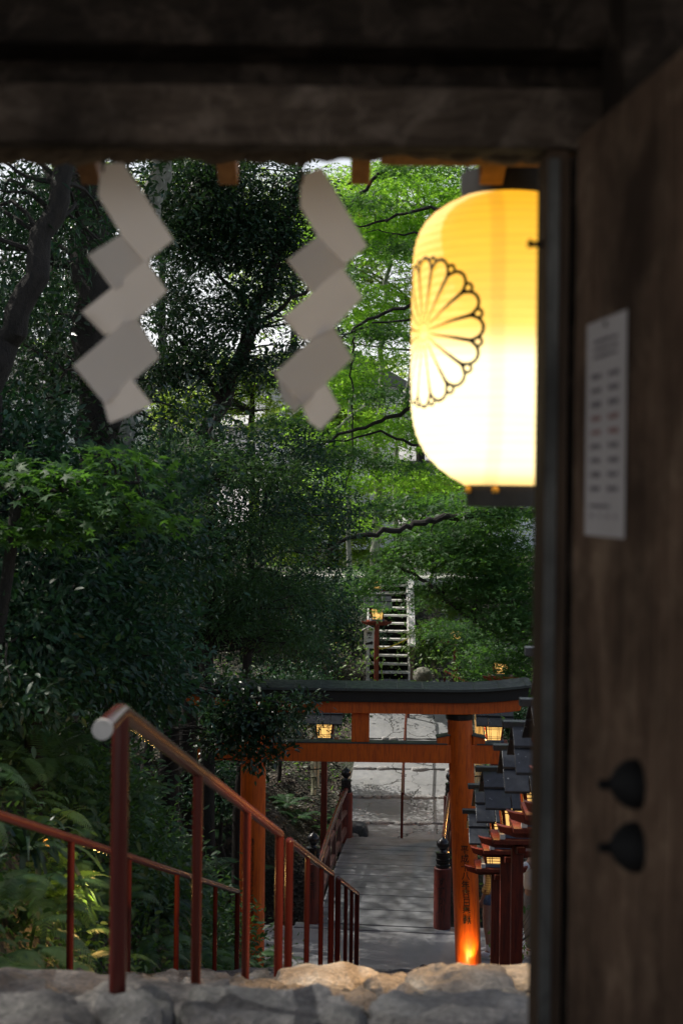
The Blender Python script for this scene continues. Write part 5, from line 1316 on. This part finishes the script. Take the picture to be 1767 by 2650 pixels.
# background trees that carry the light
for k, (lab, px, py, Y, rr_, n) in enumerate((
    ('sunlit yellow green tree far behind the left paper streamer', 420, 560, 46, (3.2, 2.0, 2.6), 330),
    ('sunlit yellow green tree far behind the right paper streamer', 760, 600, 50, (3.6, 2.0, 3.0), 420),
    ('bright green tree far behind the top of the glowing lantern', 1080, 600, 52, (3.8, 2.2, 3.4), 420),
    ('bright bushy tree behind the wooden staircase on the right', 1150, 1380, 43, (2.2, 2.0, 1.5), 260),
    ('dark bushy tree far behind the massive trunk on the left', 140, 780, 29, (3.2, 3.2, 3.2), 620),
    ('green bushy tree behind the palings left of the wooden staircase', 760, 1330, 44, (2.6, 2, 1.6), 260),
    ('pale green bushy tree in front of the white house wall', 650, 1010, 45, (2.2, 1.6, 1.0), 170),
    ('slender bright maple behind the centre, right of the leaning trunk', 850, 1080, 44, (1.7, 1.6, 1.4), 200))):
    v = P(px, py, Y); g_ = ground_at(v.x, Y)
    tree(lab, [[((v.x+.3, Y, g_-.2), .20), ((v.x+.1, Y, (g_+v.z)/2), .15), ((v.x, Y, v.z+rr_[2]*.6), .06)]],
         [((v.x+rs.normal()*rr_[0]*.5, Y+rs.normal()*.8, v.z+rs.normal()*rr_[2]*.45), (rr_[0]*.6, rr_[1]*.6, rr_[2]*.45)) for q in range(6)],
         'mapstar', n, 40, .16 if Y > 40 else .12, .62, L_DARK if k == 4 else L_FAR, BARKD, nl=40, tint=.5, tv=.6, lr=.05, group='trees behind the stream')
# far wood on the hill
ls = LeafSet(); cc = []
for q in range(420):
    x = rs.uniform(-34, 34); Y = rs.uniform(85, 130); cc.append((x, Y, ground_at(x, Y)+rs.uniform(1, 8)))
cc = np.array(cc); fill(ls, 'mapstar', cc, in_ball(len(cc)), 46, .5, 2.4, .6, .6)
tag(ls.build('distant_wood', L_FAR), kind='stuff')

# ------------------------------------------------------------------ houses and fence behind the trees
def house(label, px0, px1, pyt, Y, wins, roof_over=.5, depth=6, floors=(), hrz=0.0):
    a = P(px0, pyt, Y); b = P(px1, pyt, Y); xm = (a.x+b.x)/2; g_ = ground_at(xm, Y)-.3; h = (a.z+b.z)/2-g_; W = b.x-a.x
    root = empty('house', (xm, Y, g_), hrz, label, 'house', 'houses behind the trees')
    mb = MB(); mb.box((0, depth/2, h/2), (W, depth, h)); mb.build('wall', WHITEW, root)
    mb = MB(); o = roof_over
    mb.add([(-W/2-o, -o, h), (W/2+o, -o, h), (W/2+o, depth+o, h), (-W/2-o, depth+o, h), (-W/2-o, depth/2, h+1.5), (W/2+o, depth/2, h+1.5)], [(0, 1, 5, 4), (2, 3, 4, 5), (0, 4, 3), (1, 2, 5), (3, 2, 1, 0)]); mb.build('roof', ROOFT, root)
    for z in floors:
        mb = MB(); mb.box((0, -.25, z), (W+.3, .5, .12)); mb.build('awning', ROOFT, root)
    for (wx, wz, ww, wh) in wins:
        mb = MB()
        for sx in (-1, 1): mb.box((wx*W+sx*ww/2, -.02, wz), (.07, .06, wh+.07))
        for sz in (-1, 1): mb.box((wx*W, -.02, wz+sz*wh/2), (ww-.07, .06, .07))
        f_ = mb.build('window', FRAMEM, root)
        mb = MB(); mb.box((wx*W, -.012, wz), (ww-.07, .02, wh-.07)); mb.build('pane', GLASS, f_)
house('white two storey house behind the centre of the trees, left of the lantern', 470, 760, 990, 54, [(-.3, 3.0, 1.4, 1.1), (.15, 3.0, 1.4, 1.1), ], floors=(4.6,), hrz=-1.0)
house('white house far behind the foliage at the glowing lantern', 860, 1330, 1060, 57, [(-.3, 2.4, 1.6, 1.2), (.1, 2.4, 1.6, 1.2)], floors=(1.2, 3.8), hrz=-1.0)
house('pale house behind the dark trees at the far left', -260, 140, 1010, 47, [(.1, 3.2, 1.6, 1.2), (.33, 3.2, 1.0, 1.2), (-.2, 3.2, 1.6, 1.2)], floors=(4.8,), hrz=-.5)
fa = P(660, 1580, 41); fb_ = P(1110, 1580, 41)
fr = empty('paling_fence', (fa.x, 41, ground_at((fa.x+fb_.x)/2, 41)-.1), 0, 'pale vertical paling fence behind the foliage at the top of the wooden staircase', 'fence'); L = fb_.x-fa.x
ztop = P(900, 1470, 41).z-fr.location.z
n_ = 44
for i in range(n_):
    mb = MB(); mb.box((L*(i+.5)/n_, rnd.uniform(-.01, .01), ztop/2), (L/n_*.55, .03, ztop*rnd.uniform(.97, 1.02))); mb.build('paling', PALEWOOD, fr)
for z in (.35, .75):
    mb = MB(); mb.box((L/2, .045, ztop*z), (L, .05, .09)); mb.build('rail', PALEWOOD, fr)

# ------------------------------------------------------------------ plants on the banks
def frond(ls, base, az, L, lift, droop, npin, pl, tint):
    ca, sa = math.cos(az), math.sin(az); ts = np.linspace(.12, 1, npin)
    r = L*ts*(1-.12*ts); z = lift*L*ts-droop*L*ts**2.2
    c = np.stack([base[0]+ca*r, base[1]+sa*r, base[2]+z], 1)
    tan = np.gradient(c, axis=0); tan /= np.linalg.norm(tan, axis=1, keepdims=True)
    side = np.array([-sa, ca, 0.]); nr = np.cross(tan, side)
    nr = np.where(nr[:, 2:3] < 0, -nr, nr)
    ln = pl*np.sin(np.clip(ts*1.02, 0, 1)*PI*.93+.18)**.8+.006
    for s in (-1, 1):
        d = side[None, :]*s+tan*.45-np.array([0, 0, .15]); ls.add(T_NARROW2, c, d, nr+.1*nrml(npin), ln, np.clip(tint+.15*(rs.rand(npin)-.5), 0, 1))
    ls.add(T_STEM, c[:-1], np.diff(c, axis=0), nr[:-1], np.linalg.norm(np.diff(c, axis=0), axis=1)*1.05, np.full(npin-1, max(0, tint-.3)))
T_NARROW2 = (np.array([(0, .055, 0), (0, -.055, 0), (.5, .06, .0), (.5, -.06, .0), (1, 0, -.08)]), [(0, 1, 3, 2), (2, 3, 4)])
T_STEM = (np.array([(0, .06, 0), (0, -.06, 0), (1, .06, 0), (1, -.06, 0)]), [(0, 1, 3, 2)])
def fern(p, size, label, group=None, nf=9, tint=.5, mat=L_FERN, ns=None):
    base = Vector(p); az0 = rs.rand()*6
    ls = LeafSet()
    for k in range(nf+3):
        az = az0+k*2*PI/nf+.4*(rs.rand()-.5)
        frond(ls, base, az, size*(.75+.5*rs.rand()), .55+.5*rs.rand(), .55+.35*rs.rand(), 26, size*.24, np.clip(tint+.4*(rs.rand()-.5), 0, 1))
    o = ls.build('fern', mat, None, base); o.location = base
    return tag(o, label, 'fern', group)
def strap(p, size, label, group=None, nb=38, tint=.5):
    base = Vector(p); mb = MB(); vs = []; fs = []
    for k in range(nb):
        az = rs.rand()*2*PI; L = size*(.6+.6*rs.rand()); lift = .5+.7*rs.rand(); dr = .55+.7*rs.rand(); wd = size*.024*(.7+.6*rs.rand()); ca, sa = math.cos(az), math.sin(az)
        rows = []
        for i in range(9):
            t = i/8; r = L*t*(1-.15*t)*.85; z = L*(lift*t-dr*t**2.3); w_ = wd*(1-t**3)*(.5+min(1, t*4)*.5)+.0006
            rows.append([(ca*r-sa*w_+.02*sa*k%.03, sa*r+ca*w_, z), (ca*r, sa*r, z-w_*.4), (ca*r+sa*w_, sa*r-ca*w_, z)])
        mb.grid(rows)
    me = mb.build('strap_leaf_plant', L_STRAP, None, smooth=True, loc=base); at = me.data.attributes.new('tint', 'FLOAT', 'POINT')
    at.data.foreach_set('value', np.repeat(np.clip(tint+.5*(rs.rand(nb)-.5), 0, 1), 27).astype(np.float32))
    return tag(me, label, 'plant', group)
def place(px, py, y0=5.0, dflt=8.0):
    h = hit(px, py, y0); return h if h is not None else P(px, py, dflt)
gf = 'ferns on the dark left bank'
for k, (px, py, sz, lab) in enumerate((
    (70, 1800, .42, 'light green fern high on the left bank above the long handrail'),
    (190, 1740, .36, 'fern with arching fronds left of the white handrail cap'),
    (20, 1560, .46, 'fern at the left edge near the top of the bank'),
    (150, 1960, .36, 'fern just below the white handrail cap, dark gaps around it'),
    (60, 2130, .38, 'yellow lit fern beneath the long handrail at the left edge'),
    (250, 2220, .34, 'yellow green fern lit warm beside the nearest handrail post'),
    (220, 2400, .34, 'warm lit fern low on the bank left of the nearest post'),
    (60, 2380, .38, 'low fern in the bottom left corner of the bank'),
    (380, 2130, .42, 'fern between the first and second posts of the nearest handrail'),
    (400, 2350, .42, 'low dark fern behind the second post of the nearest handrail'),
    (480, 2240, .48, 'fern by the end of the bank behind the long handrail'),
    (560, 2330, .50, 'fern at the last posts of the long handrail near the stream'),
    (440, 1960, .48, 'dark fern under the sloping nearest handrail'),
    (550, 2120, .5, 'dark fern left of the left torii pillar'),
    (330, 1760, .45, 'fern above the sloping nearest handrail'))):
    p = place(px, py); p = Vector(p)+Vector((.18, -.30, .42 if py < 2250 else .2))*min(1.3, p.y/9); fern(p, 1.15*sz*(p.y/8)**.5, lab, gf, 10, .55 if px < 300 else .4)
gs = 'strap leaf clumps on the left bank'
for k, (px, py, sz, lab) in enumerate((
    (270, 2020, .50, 'clump of long arching dark strap leaves behind the nearest handrail post'),
    (30, 2300, .55, 'long dark strap leaves drooping at the left edge below the handrail'),
    (100, 2440, .45, 'strap leaves spilling over the low left corner of the bank'),
    (370, 2440, .55, 'grassy tuft low behind the nearest handrail, right of its first post'),
    (580, 2400, .6, 'grassy tuft by the last posts of the long handrail'),
    (130, 1880, .50, 'blue green strap leaves in the middle of the bank under the ferns'))):
    strap(Vector(place(px, py))+Vector((.15, -.25, .28)), sz*1.15, lab, gs, 44, .6)
# two big leaved plants
def bigleaf(p, size, n, label, tint=.6, mat=L_FERN, spread=.5):
    base = Vector(p); ls = LeafSet(); pos = np.array(base)+np.clip(nrml(n), -1.3, 1.3)*np.array([spread, spread, spread*.8])*.5+np.array([0, 0, spread*.5])
    d = (pos-np.array(base))*np.array([1, 1, .2])+.4*nrml(n); d[:, 2] -= .25
    ls.add(T_OVAL, pos, d, np.array([0, -.35, 1.0])+.35*nrml(n), size*(.6+.7*rs.rand(n)), np.clip(tint+.5*(rs.rand(n)-.5), 0, 1))
    root = empty('broadleaf_plant', base, 0, label, 'plant')
    mb = MB()
    for i in range(0, n, 3): limb(mb, (0, 0, -.05), Vector(pos[i])-base, .005, .002, 4, .05, 4)
    mb.build('stem', BARKD, root); ls.build('foliage', mat, root, base)
    return root
for px, py, sz, n, lab in ((230, 1640, .17, 34, 'plant with large pointed leaves on the upper left bank'), (330, 1660, .15, 30, 'dark large leaved plant left of the dense evergreen'), (60, 1690, .16, 40, 'broad leaved plant at the left edge of the bank above the ferns'),
                           (120, 2060, .12, 50, 'broad leaved plant above the long handrail'), (330, 2000, .12, 46, 'leafy plant between the nearest post and the sloping rail'), (290, 2320, .10, 50, 'warm lit leafy plant low behind the nearest post')):
    bigleaf(place(px, py), sz*.45, int(n*2), lab)
# plants on the right, beside the lantern posts and the far staircase
for px, py, Y, sz, n, lab, t, m in ((1330, 2470, 18.6, .07, 50, 'small yellow flecked plant at the foot of the lantern posts', .9, L_GROUND), (1345, 2400, 18.2, .12, 46, 'dark leafy plant right of the lantern posts', .4, L_FERN),
                              (1125, 1765, 33.6, .13, 90, 'bright ground plant right of the mossy boulder', .8, L_GROUND), (1180, 1755, 33.2, .13, 90, 'bright ground plant around the leaf hidden lantern post', .8, L_GROUND), (1215, 1745, 33, .13, 80, 'sunlit plant at the foot of the shaded maple', .9, L_GROUND),
                              (1075, 1720, 36.2, .12, 90, 'leafy plant against the right side of the wooden staircase', .6, L_GROUND), (935, 1740, 34.4, .12, 90, 'bright plant at the foot of the white sign', .8, L_GROUND), (915, 1690, 35, .12, 110, 'sunlit bush left of the white sign', .9, L_GROUND), (990, 1764, 35.2, .08, 40, 'tiny plant at the foot of the tall red lantern post', .7, L_GROUND),
                              (1060, 1765, 34.6, .08, 50, 'low plant between staircase and boulder', .6, L_GROUND)):
    v = P(px, py, Y); g_ = ground_at(v.x, Y)
    bigleaf((v.x, Y, max(g_, v.z-.15)), sz, n, lab, t, m, .45 if Y < 20 else .75)
# weeping bamboo grass right of the staircase
def bamboo_grass():
    a = P(1130, 1590, 36.0); g_ = ground_at(a.x, 36)
    root = empty('bamboo_grass', (a.x, 36, g_), 0, 'clump of drooping bamboo grass right of the wooden staircase', 'plant'); ls = LeafSet(); mb = MB()
    for k in range(70):
        az = rs.rand()*6.28; H = rs.uniform(.9, 1.9); r = rs.uniform(.2, .9); pts = []
        for i in range(8):
            t = i/7; pts.append(Vector((math.cos(az)*r*t**1.5, math.sin(az)*r*t**1.5, H*(1.5*t-.7*t*t*t))))
        mb.tube(pts, .006, 4); q = np.array([tuple(p) for p in pts[3:]])
        pos = np.repeat(q, 7, 0)+.05*nrml(len(q)*7); N = len(pos); d = nrml(N)*.6+np.array([math.cos(az)*.6, math.sin(az)*.6, -.9]); ls.add(T_NARROW, pos, d, nrml(N)+np.array([0, -.5, .5]), .17*(.6+.6*rs.rand(N)), np.clip(.5+.8*(rs.rand(N)-.5), 0, 1))
    mb.build('stem', BAMBOO, root); ls.build('foliage', L_GROUND, root)
bamboo_grass()
# evergreen shrubs beside the path and the staircase
for lab, px, py, Y, r, n, m, kd, sz in (
    ('dark shrub left of the far path above the bamboo poles', 720, 1800, 30, (1.3, 1.0, .6), 200, L_DARK, 'oval', .08),
    ('dark leafy shrub left of the wooden staircase', 860, 1600, 36, (1.1, .9, .75), 220, L_DARK, 'oval', .09),
    ('dark shrub in the shade far left of the wooden staircase', 690, 1560, 37, (1.6, 1.0, .8), 240, L_DARK, 'oval', .09),
    ('shaded shrub right of the far path behind the torii', 1290, 1760, 32, (1.0, .9, .45), 150, L_MAPD, 'oval', .08),
    ('shrub beyond the far lantern right of the bridge', 1330, 1880, 29.5, (.7, .7, .5), 120, L_DARK, 'oval', .07),
    ('dark shrub overhanging the stream left of the left torii pillar', 560, 2030, 22.5, (.7, .7, .45), 140, L_DARK, 'oval', .07),
    ('shrub covering the far bank of the stream left of the bridge', 640, 1900, 27.5, (1.2, .9, .45), 170, L_EVER, 'oval', .075)):
    v = P(px, py, Y); g_ = ground_at(v.x, Y); zc_ = max(v.z, g_+.3)
    tree(lab, [[((v.x, Y, g_-.1), .05), ((v.x+.1, Y, (g_+zc_)/2), .04), ((v.x+.1, Y, zc_+.1), .015)]],
         [((v.x+rs.normal()*r[0]*.4, Y+rs.normal()*r[1]*.3, zc_+rs.normal()*r[2]*.35), (r[0]*.6, r[1]*.6, r[2]*.55)) for q in range(5)], kd, n, 42, sz, .3, m, BARKD, name='shrub', cat='shrub', nl=30, tint=.45, tv=.6, lr=.015, leafname='foliage')
for px, py, Y, lab in ((745, 1990, 29, 'fern on the leaf litter slope left of the bridge'), (770, 2100, 28.6, 'fern low on the leaf litter slope beside the left lantern post'), (880, 1985, 29.2, 'bright fern at the left edge of the far path'), (860, 2040, 28.6, 'bright fern behind the far left bridge post')):
    v = P(px, py, Y); fern((v.x, Y, ground_at(v.x, Y)), .5, lab, None, 9, .6 if 'bright' in lab else .3)
for px, py, r_, n_, lab in ((40, 1720, .5, 70, 'leafy bush at the left edge beneath the teal leaved shrub'), (180, 1840, .42, 60, 'leafy bush above the long handrail, left of the white cap'), (420, 1860, .5, 70, 'leafy bush behind the sloping nearest handrail'), (520, 1980, .55, 70, 'dark bush left of the left torii pillar'), (400, 1740, .5, 70, 'dark bush beneath the dense evergreen'), (280, 1800, .42, 60, 'bush just right of the white handrail cap'), (480, 2080, .5, 60, 'dark bush above the end of the long handrail'), (90, 1950, .4, 60, 'light green bush over the long handrail')):
    p = place(px, py, 5.0); tp_ = Vector(p)+Vector((.1, -.1, .25))
    tree(lab, [[((p.x, p.y, p.z-.1), .03), ((p.x+.05, p.y-.05, p.z+.3), .015)]], [((tp_.x+rs.normal()*.3, tp_.y+rs.normal()*.2, tp_.z+rs.normal()*.15), (r_*.8, r_*.7, r_*.6)) for q in range(3)], 'oval', n_, 40, .085, .26, L_FERN if 'light' in lab or px < 300 else L_DARK, BARKD, name='bush', cat='bush', nl=16, tint=.45, tv=.7, lr=.008, leafname='foliage')
# ground cover of the whole bank: one uncountable mass
ls = LeafSet(); N = 24000
Yr = rs.uniform(5, 21, N); ur = -2.25-rs.rand(N)**1.4*6.5; Xr = ur+AX*Yr; Zr = G(Xr, Yr)
pos = np.stack([Xr, Yr, Zr+.04+.16*rs.rand(N)], 1)
ls.add(T_OVAL, pos, nrml(N)*np.array([1, 1, .4])+np.array([.6, -.3, -.2]), np.array([.6, -.25, .8])+.45*nrml(N), .05+.05*rs.rand(N), np.clip(rs.rand(N)*.9, 0, 1))
for q in range(1100):
    i = rs.randint(N)
    frond(ls, pos[i]+np.array([.12, -.12, .10+.35*rs.rand()]), rs.uniform(-2.2, .9), rs.uniform(.24, .45), rs.uniform(.3, .8), rs.uniform(.6, 1.0), 24, rs.uniform(.07, .12), .25+rs.rand()*.75)
n2 = 1300
Yc_ = rs.uniform(5, 21.5, n2); uc = -2.35-rs.rand(n2)**1.3*5.5; Xc = uc+AX*Yc_
cc = np.stack([Xc, Yc_, G(Xc, Yc_)+.05+.45*rs.rand(n2)**2], 1)
fill(ls, 'oval', cc, in_ball(n2)*.5+np.array([.5, -.3, .2]), 34, .062, .34, .40, .7)
n2 = 900
Yc_ = rs.uniform(11.5, 19.5, n2); uc = -2.5-rs.rand(n2)*3.2; Xc = uc+AX*Yc_
cc = np.stack([Xc, Yc_, G(Xc, Yc_)+.35+.8*rs.rand(n2)], 1)
fill(ls, 'oval', cc, in_ball(n2)*.5+np.array([.5, -.3, .2]), 30, .085, .34, .15, .4)
n3 = 260; Yc_ = rs.uniform(19.5, 24.5, n3); Xc = rs.uniform(-6.5, -1.75, n3)+AX*(Yc_-20)
keep = Xc+0*Yc_ < np.where(Yc_ < 22.3, -1.75, -.9); Xc, Yc_ = Xc[keep], Yc_[keep]
cc = np.stack([Xc, Yc_, G(Xc, Yc_)+.1+.35*rs.rand(len(Xc))], 1); fill(ls, 'oval', cc, in_ball(len(Xc))*.5, 26, .08, .34, .25, .5)
tag(ls.build('undergrowth', L_FERN), kind='stuff')
# ground cover around the stream, the far path and beyond
ls = LeafSet(); N = 26000
Yr = rs.uniform(20, 60, N); Xr = rs.uniform(-9, 12, N); c0 = np.where(Yr < 27, .7+.11*(Yr-22.3), 1.06+(Yr-27)*.075)
keep = (np.abs(Xr-c0) > np.where(Yr < 22.4, 3.2, 1.12)) & ~((Xr < c0) & (Yr < 30.5) & (rs.rand(N) < .75)); Xr, Yr = Xr[keep], Yr[keep]; N = len(Xr)
pos = np.stack([Xr, Yr, G(Xr, Yr)+.03+.2*rs.rand(N)], 1)
ls.add(T_OVAL, pos, nrml(N)*np.array([1, 1, .4]), np.array([.1, -.4, .9])+.5*nrml(N), .07+.08*rs.rand(N), rs.rand(N))
tag(ls.build('ground_cover', L_GROUND), kind='stuff')
# fallen leaves on the dark slope left of the bridge
ls = LeafSet(); N = 9000
Yr = rs.uniform(26.5, 33, N); Xr = rs.uniform(-5, .2, N); pos = np.stack([Xr, Yr, G(Xr, Yr)+.012], 1)
ls.add(T_OVAL, pos, nrml(N)*np.array([1, 1, .15]), np.array([0, 0, 1])+.3*nrml(N), .06+.04*rs.rand(N), rs.rand(N)**3)
L_DEAD = mat_leaf('fallen_leaf', (.016, .012, .008), (.16, .13, .10), (.05, .03, .01), .5, .05)
tag(ls.build('leaf_litter', L_DEAD), kind='stuff')
print('LEAVES', sum(len(o.data.polygons) for o in bpy.data.objects if o.type == 'MESH'))

# small garden lamp on the bank, hidden among the ferns except for its glow
gl = hit(122, 2215) or P(122, 2215, 7.6)
gr = empty('garden_lamp', gl, 0, 'small glowing orange garden lamp among the ferns left of the first long handrail post', 'lamp')
mb = MB(); mb.lathe([(.012, -.12), (.012, .06), (.03, .065), (.03, .07)], 12); mb.build('stake', IRON, gr, smooth=True)
mb = MB(); mb.lathe([(.022, .07), (.03, .09), (.03, .13), (.004, .15)], 14); mb.build('shade', mat_glow('orange_lamp', (1, .42, .06), 2.2), gr, smooth=True)
ld = bpy.data.lights.new('garden_light', 'POINT'); ld.energy = 17; ld.color = (1, .60, .18); ld.shadow_soft_size = .05
lo = bpy.data.objects.new('garden_light', ld); COL.objects.link(lo); lo.location = Vector(hit(150, 2400))+Vector((.36, -.70, .42))

for k, (lab, x, Y) in enumerate((('unseen tall evergreen added high on the hill left of the gate for shade', -9.2, 9.5), ('unseen tall evergreen added on the hillside left of the torii for shade', -9.8, 16.5), ('unseen tall evergreen added on the slope above the stream, left, for shade', -9.4, 23.5))):  # evergreens added out of frame to keep sun off foliage and bridge
    g_ = ground_at(x, Y)
    tree(lab, [[((x, Y, g_-.3), .32), ((x+.2, Y, g_+4), .26), ((x+.1, Y+.2, 12), .12), ((x, Y, 15), .03)]],
         [((x+rs.normal()*1.0, Y+rs.normal()*1.2, z), (2.6, 2.9, 1.8)) for z in (4.5, 6.5, 8.5, 10.5, 12.5)], 'oval', 520, 26, .19, .6, L_EVER, BARKD, nl=50, tint=.4, lr=.05, group='unseen shade evergreens added on the left hill')
# one more lantern of the row, just outside the frame, whose light falls on the steps
x8 = 1.42
wood_lantern(883.5+x8*F/6.6, CY+(CAMZ-.44)*F/6.6, 6.6, 'wooden post lantern beside the upper steps behind the right jamb', g1, True, -.03, base=stairz(6.6)-.15, roof_seed=21)
ld = bpy.data.lights.new('lantern_light', 'SPOT'); ld.energy = 230; ld.color = (1, .57, .21); ld.shadow_soft_size = .05; ld.spot_size = math.radians(124); ld.spot_blend = .15
lo = bpy.data.objects.new('lantern_light', ld); COL.objects.link(lo); lo.location = (x8-.44, 6.62, .60)
lo.rotation_euler = Vector((-.60, .05, -.80)).to_track_quat('-Z', 'Y').to_euler()
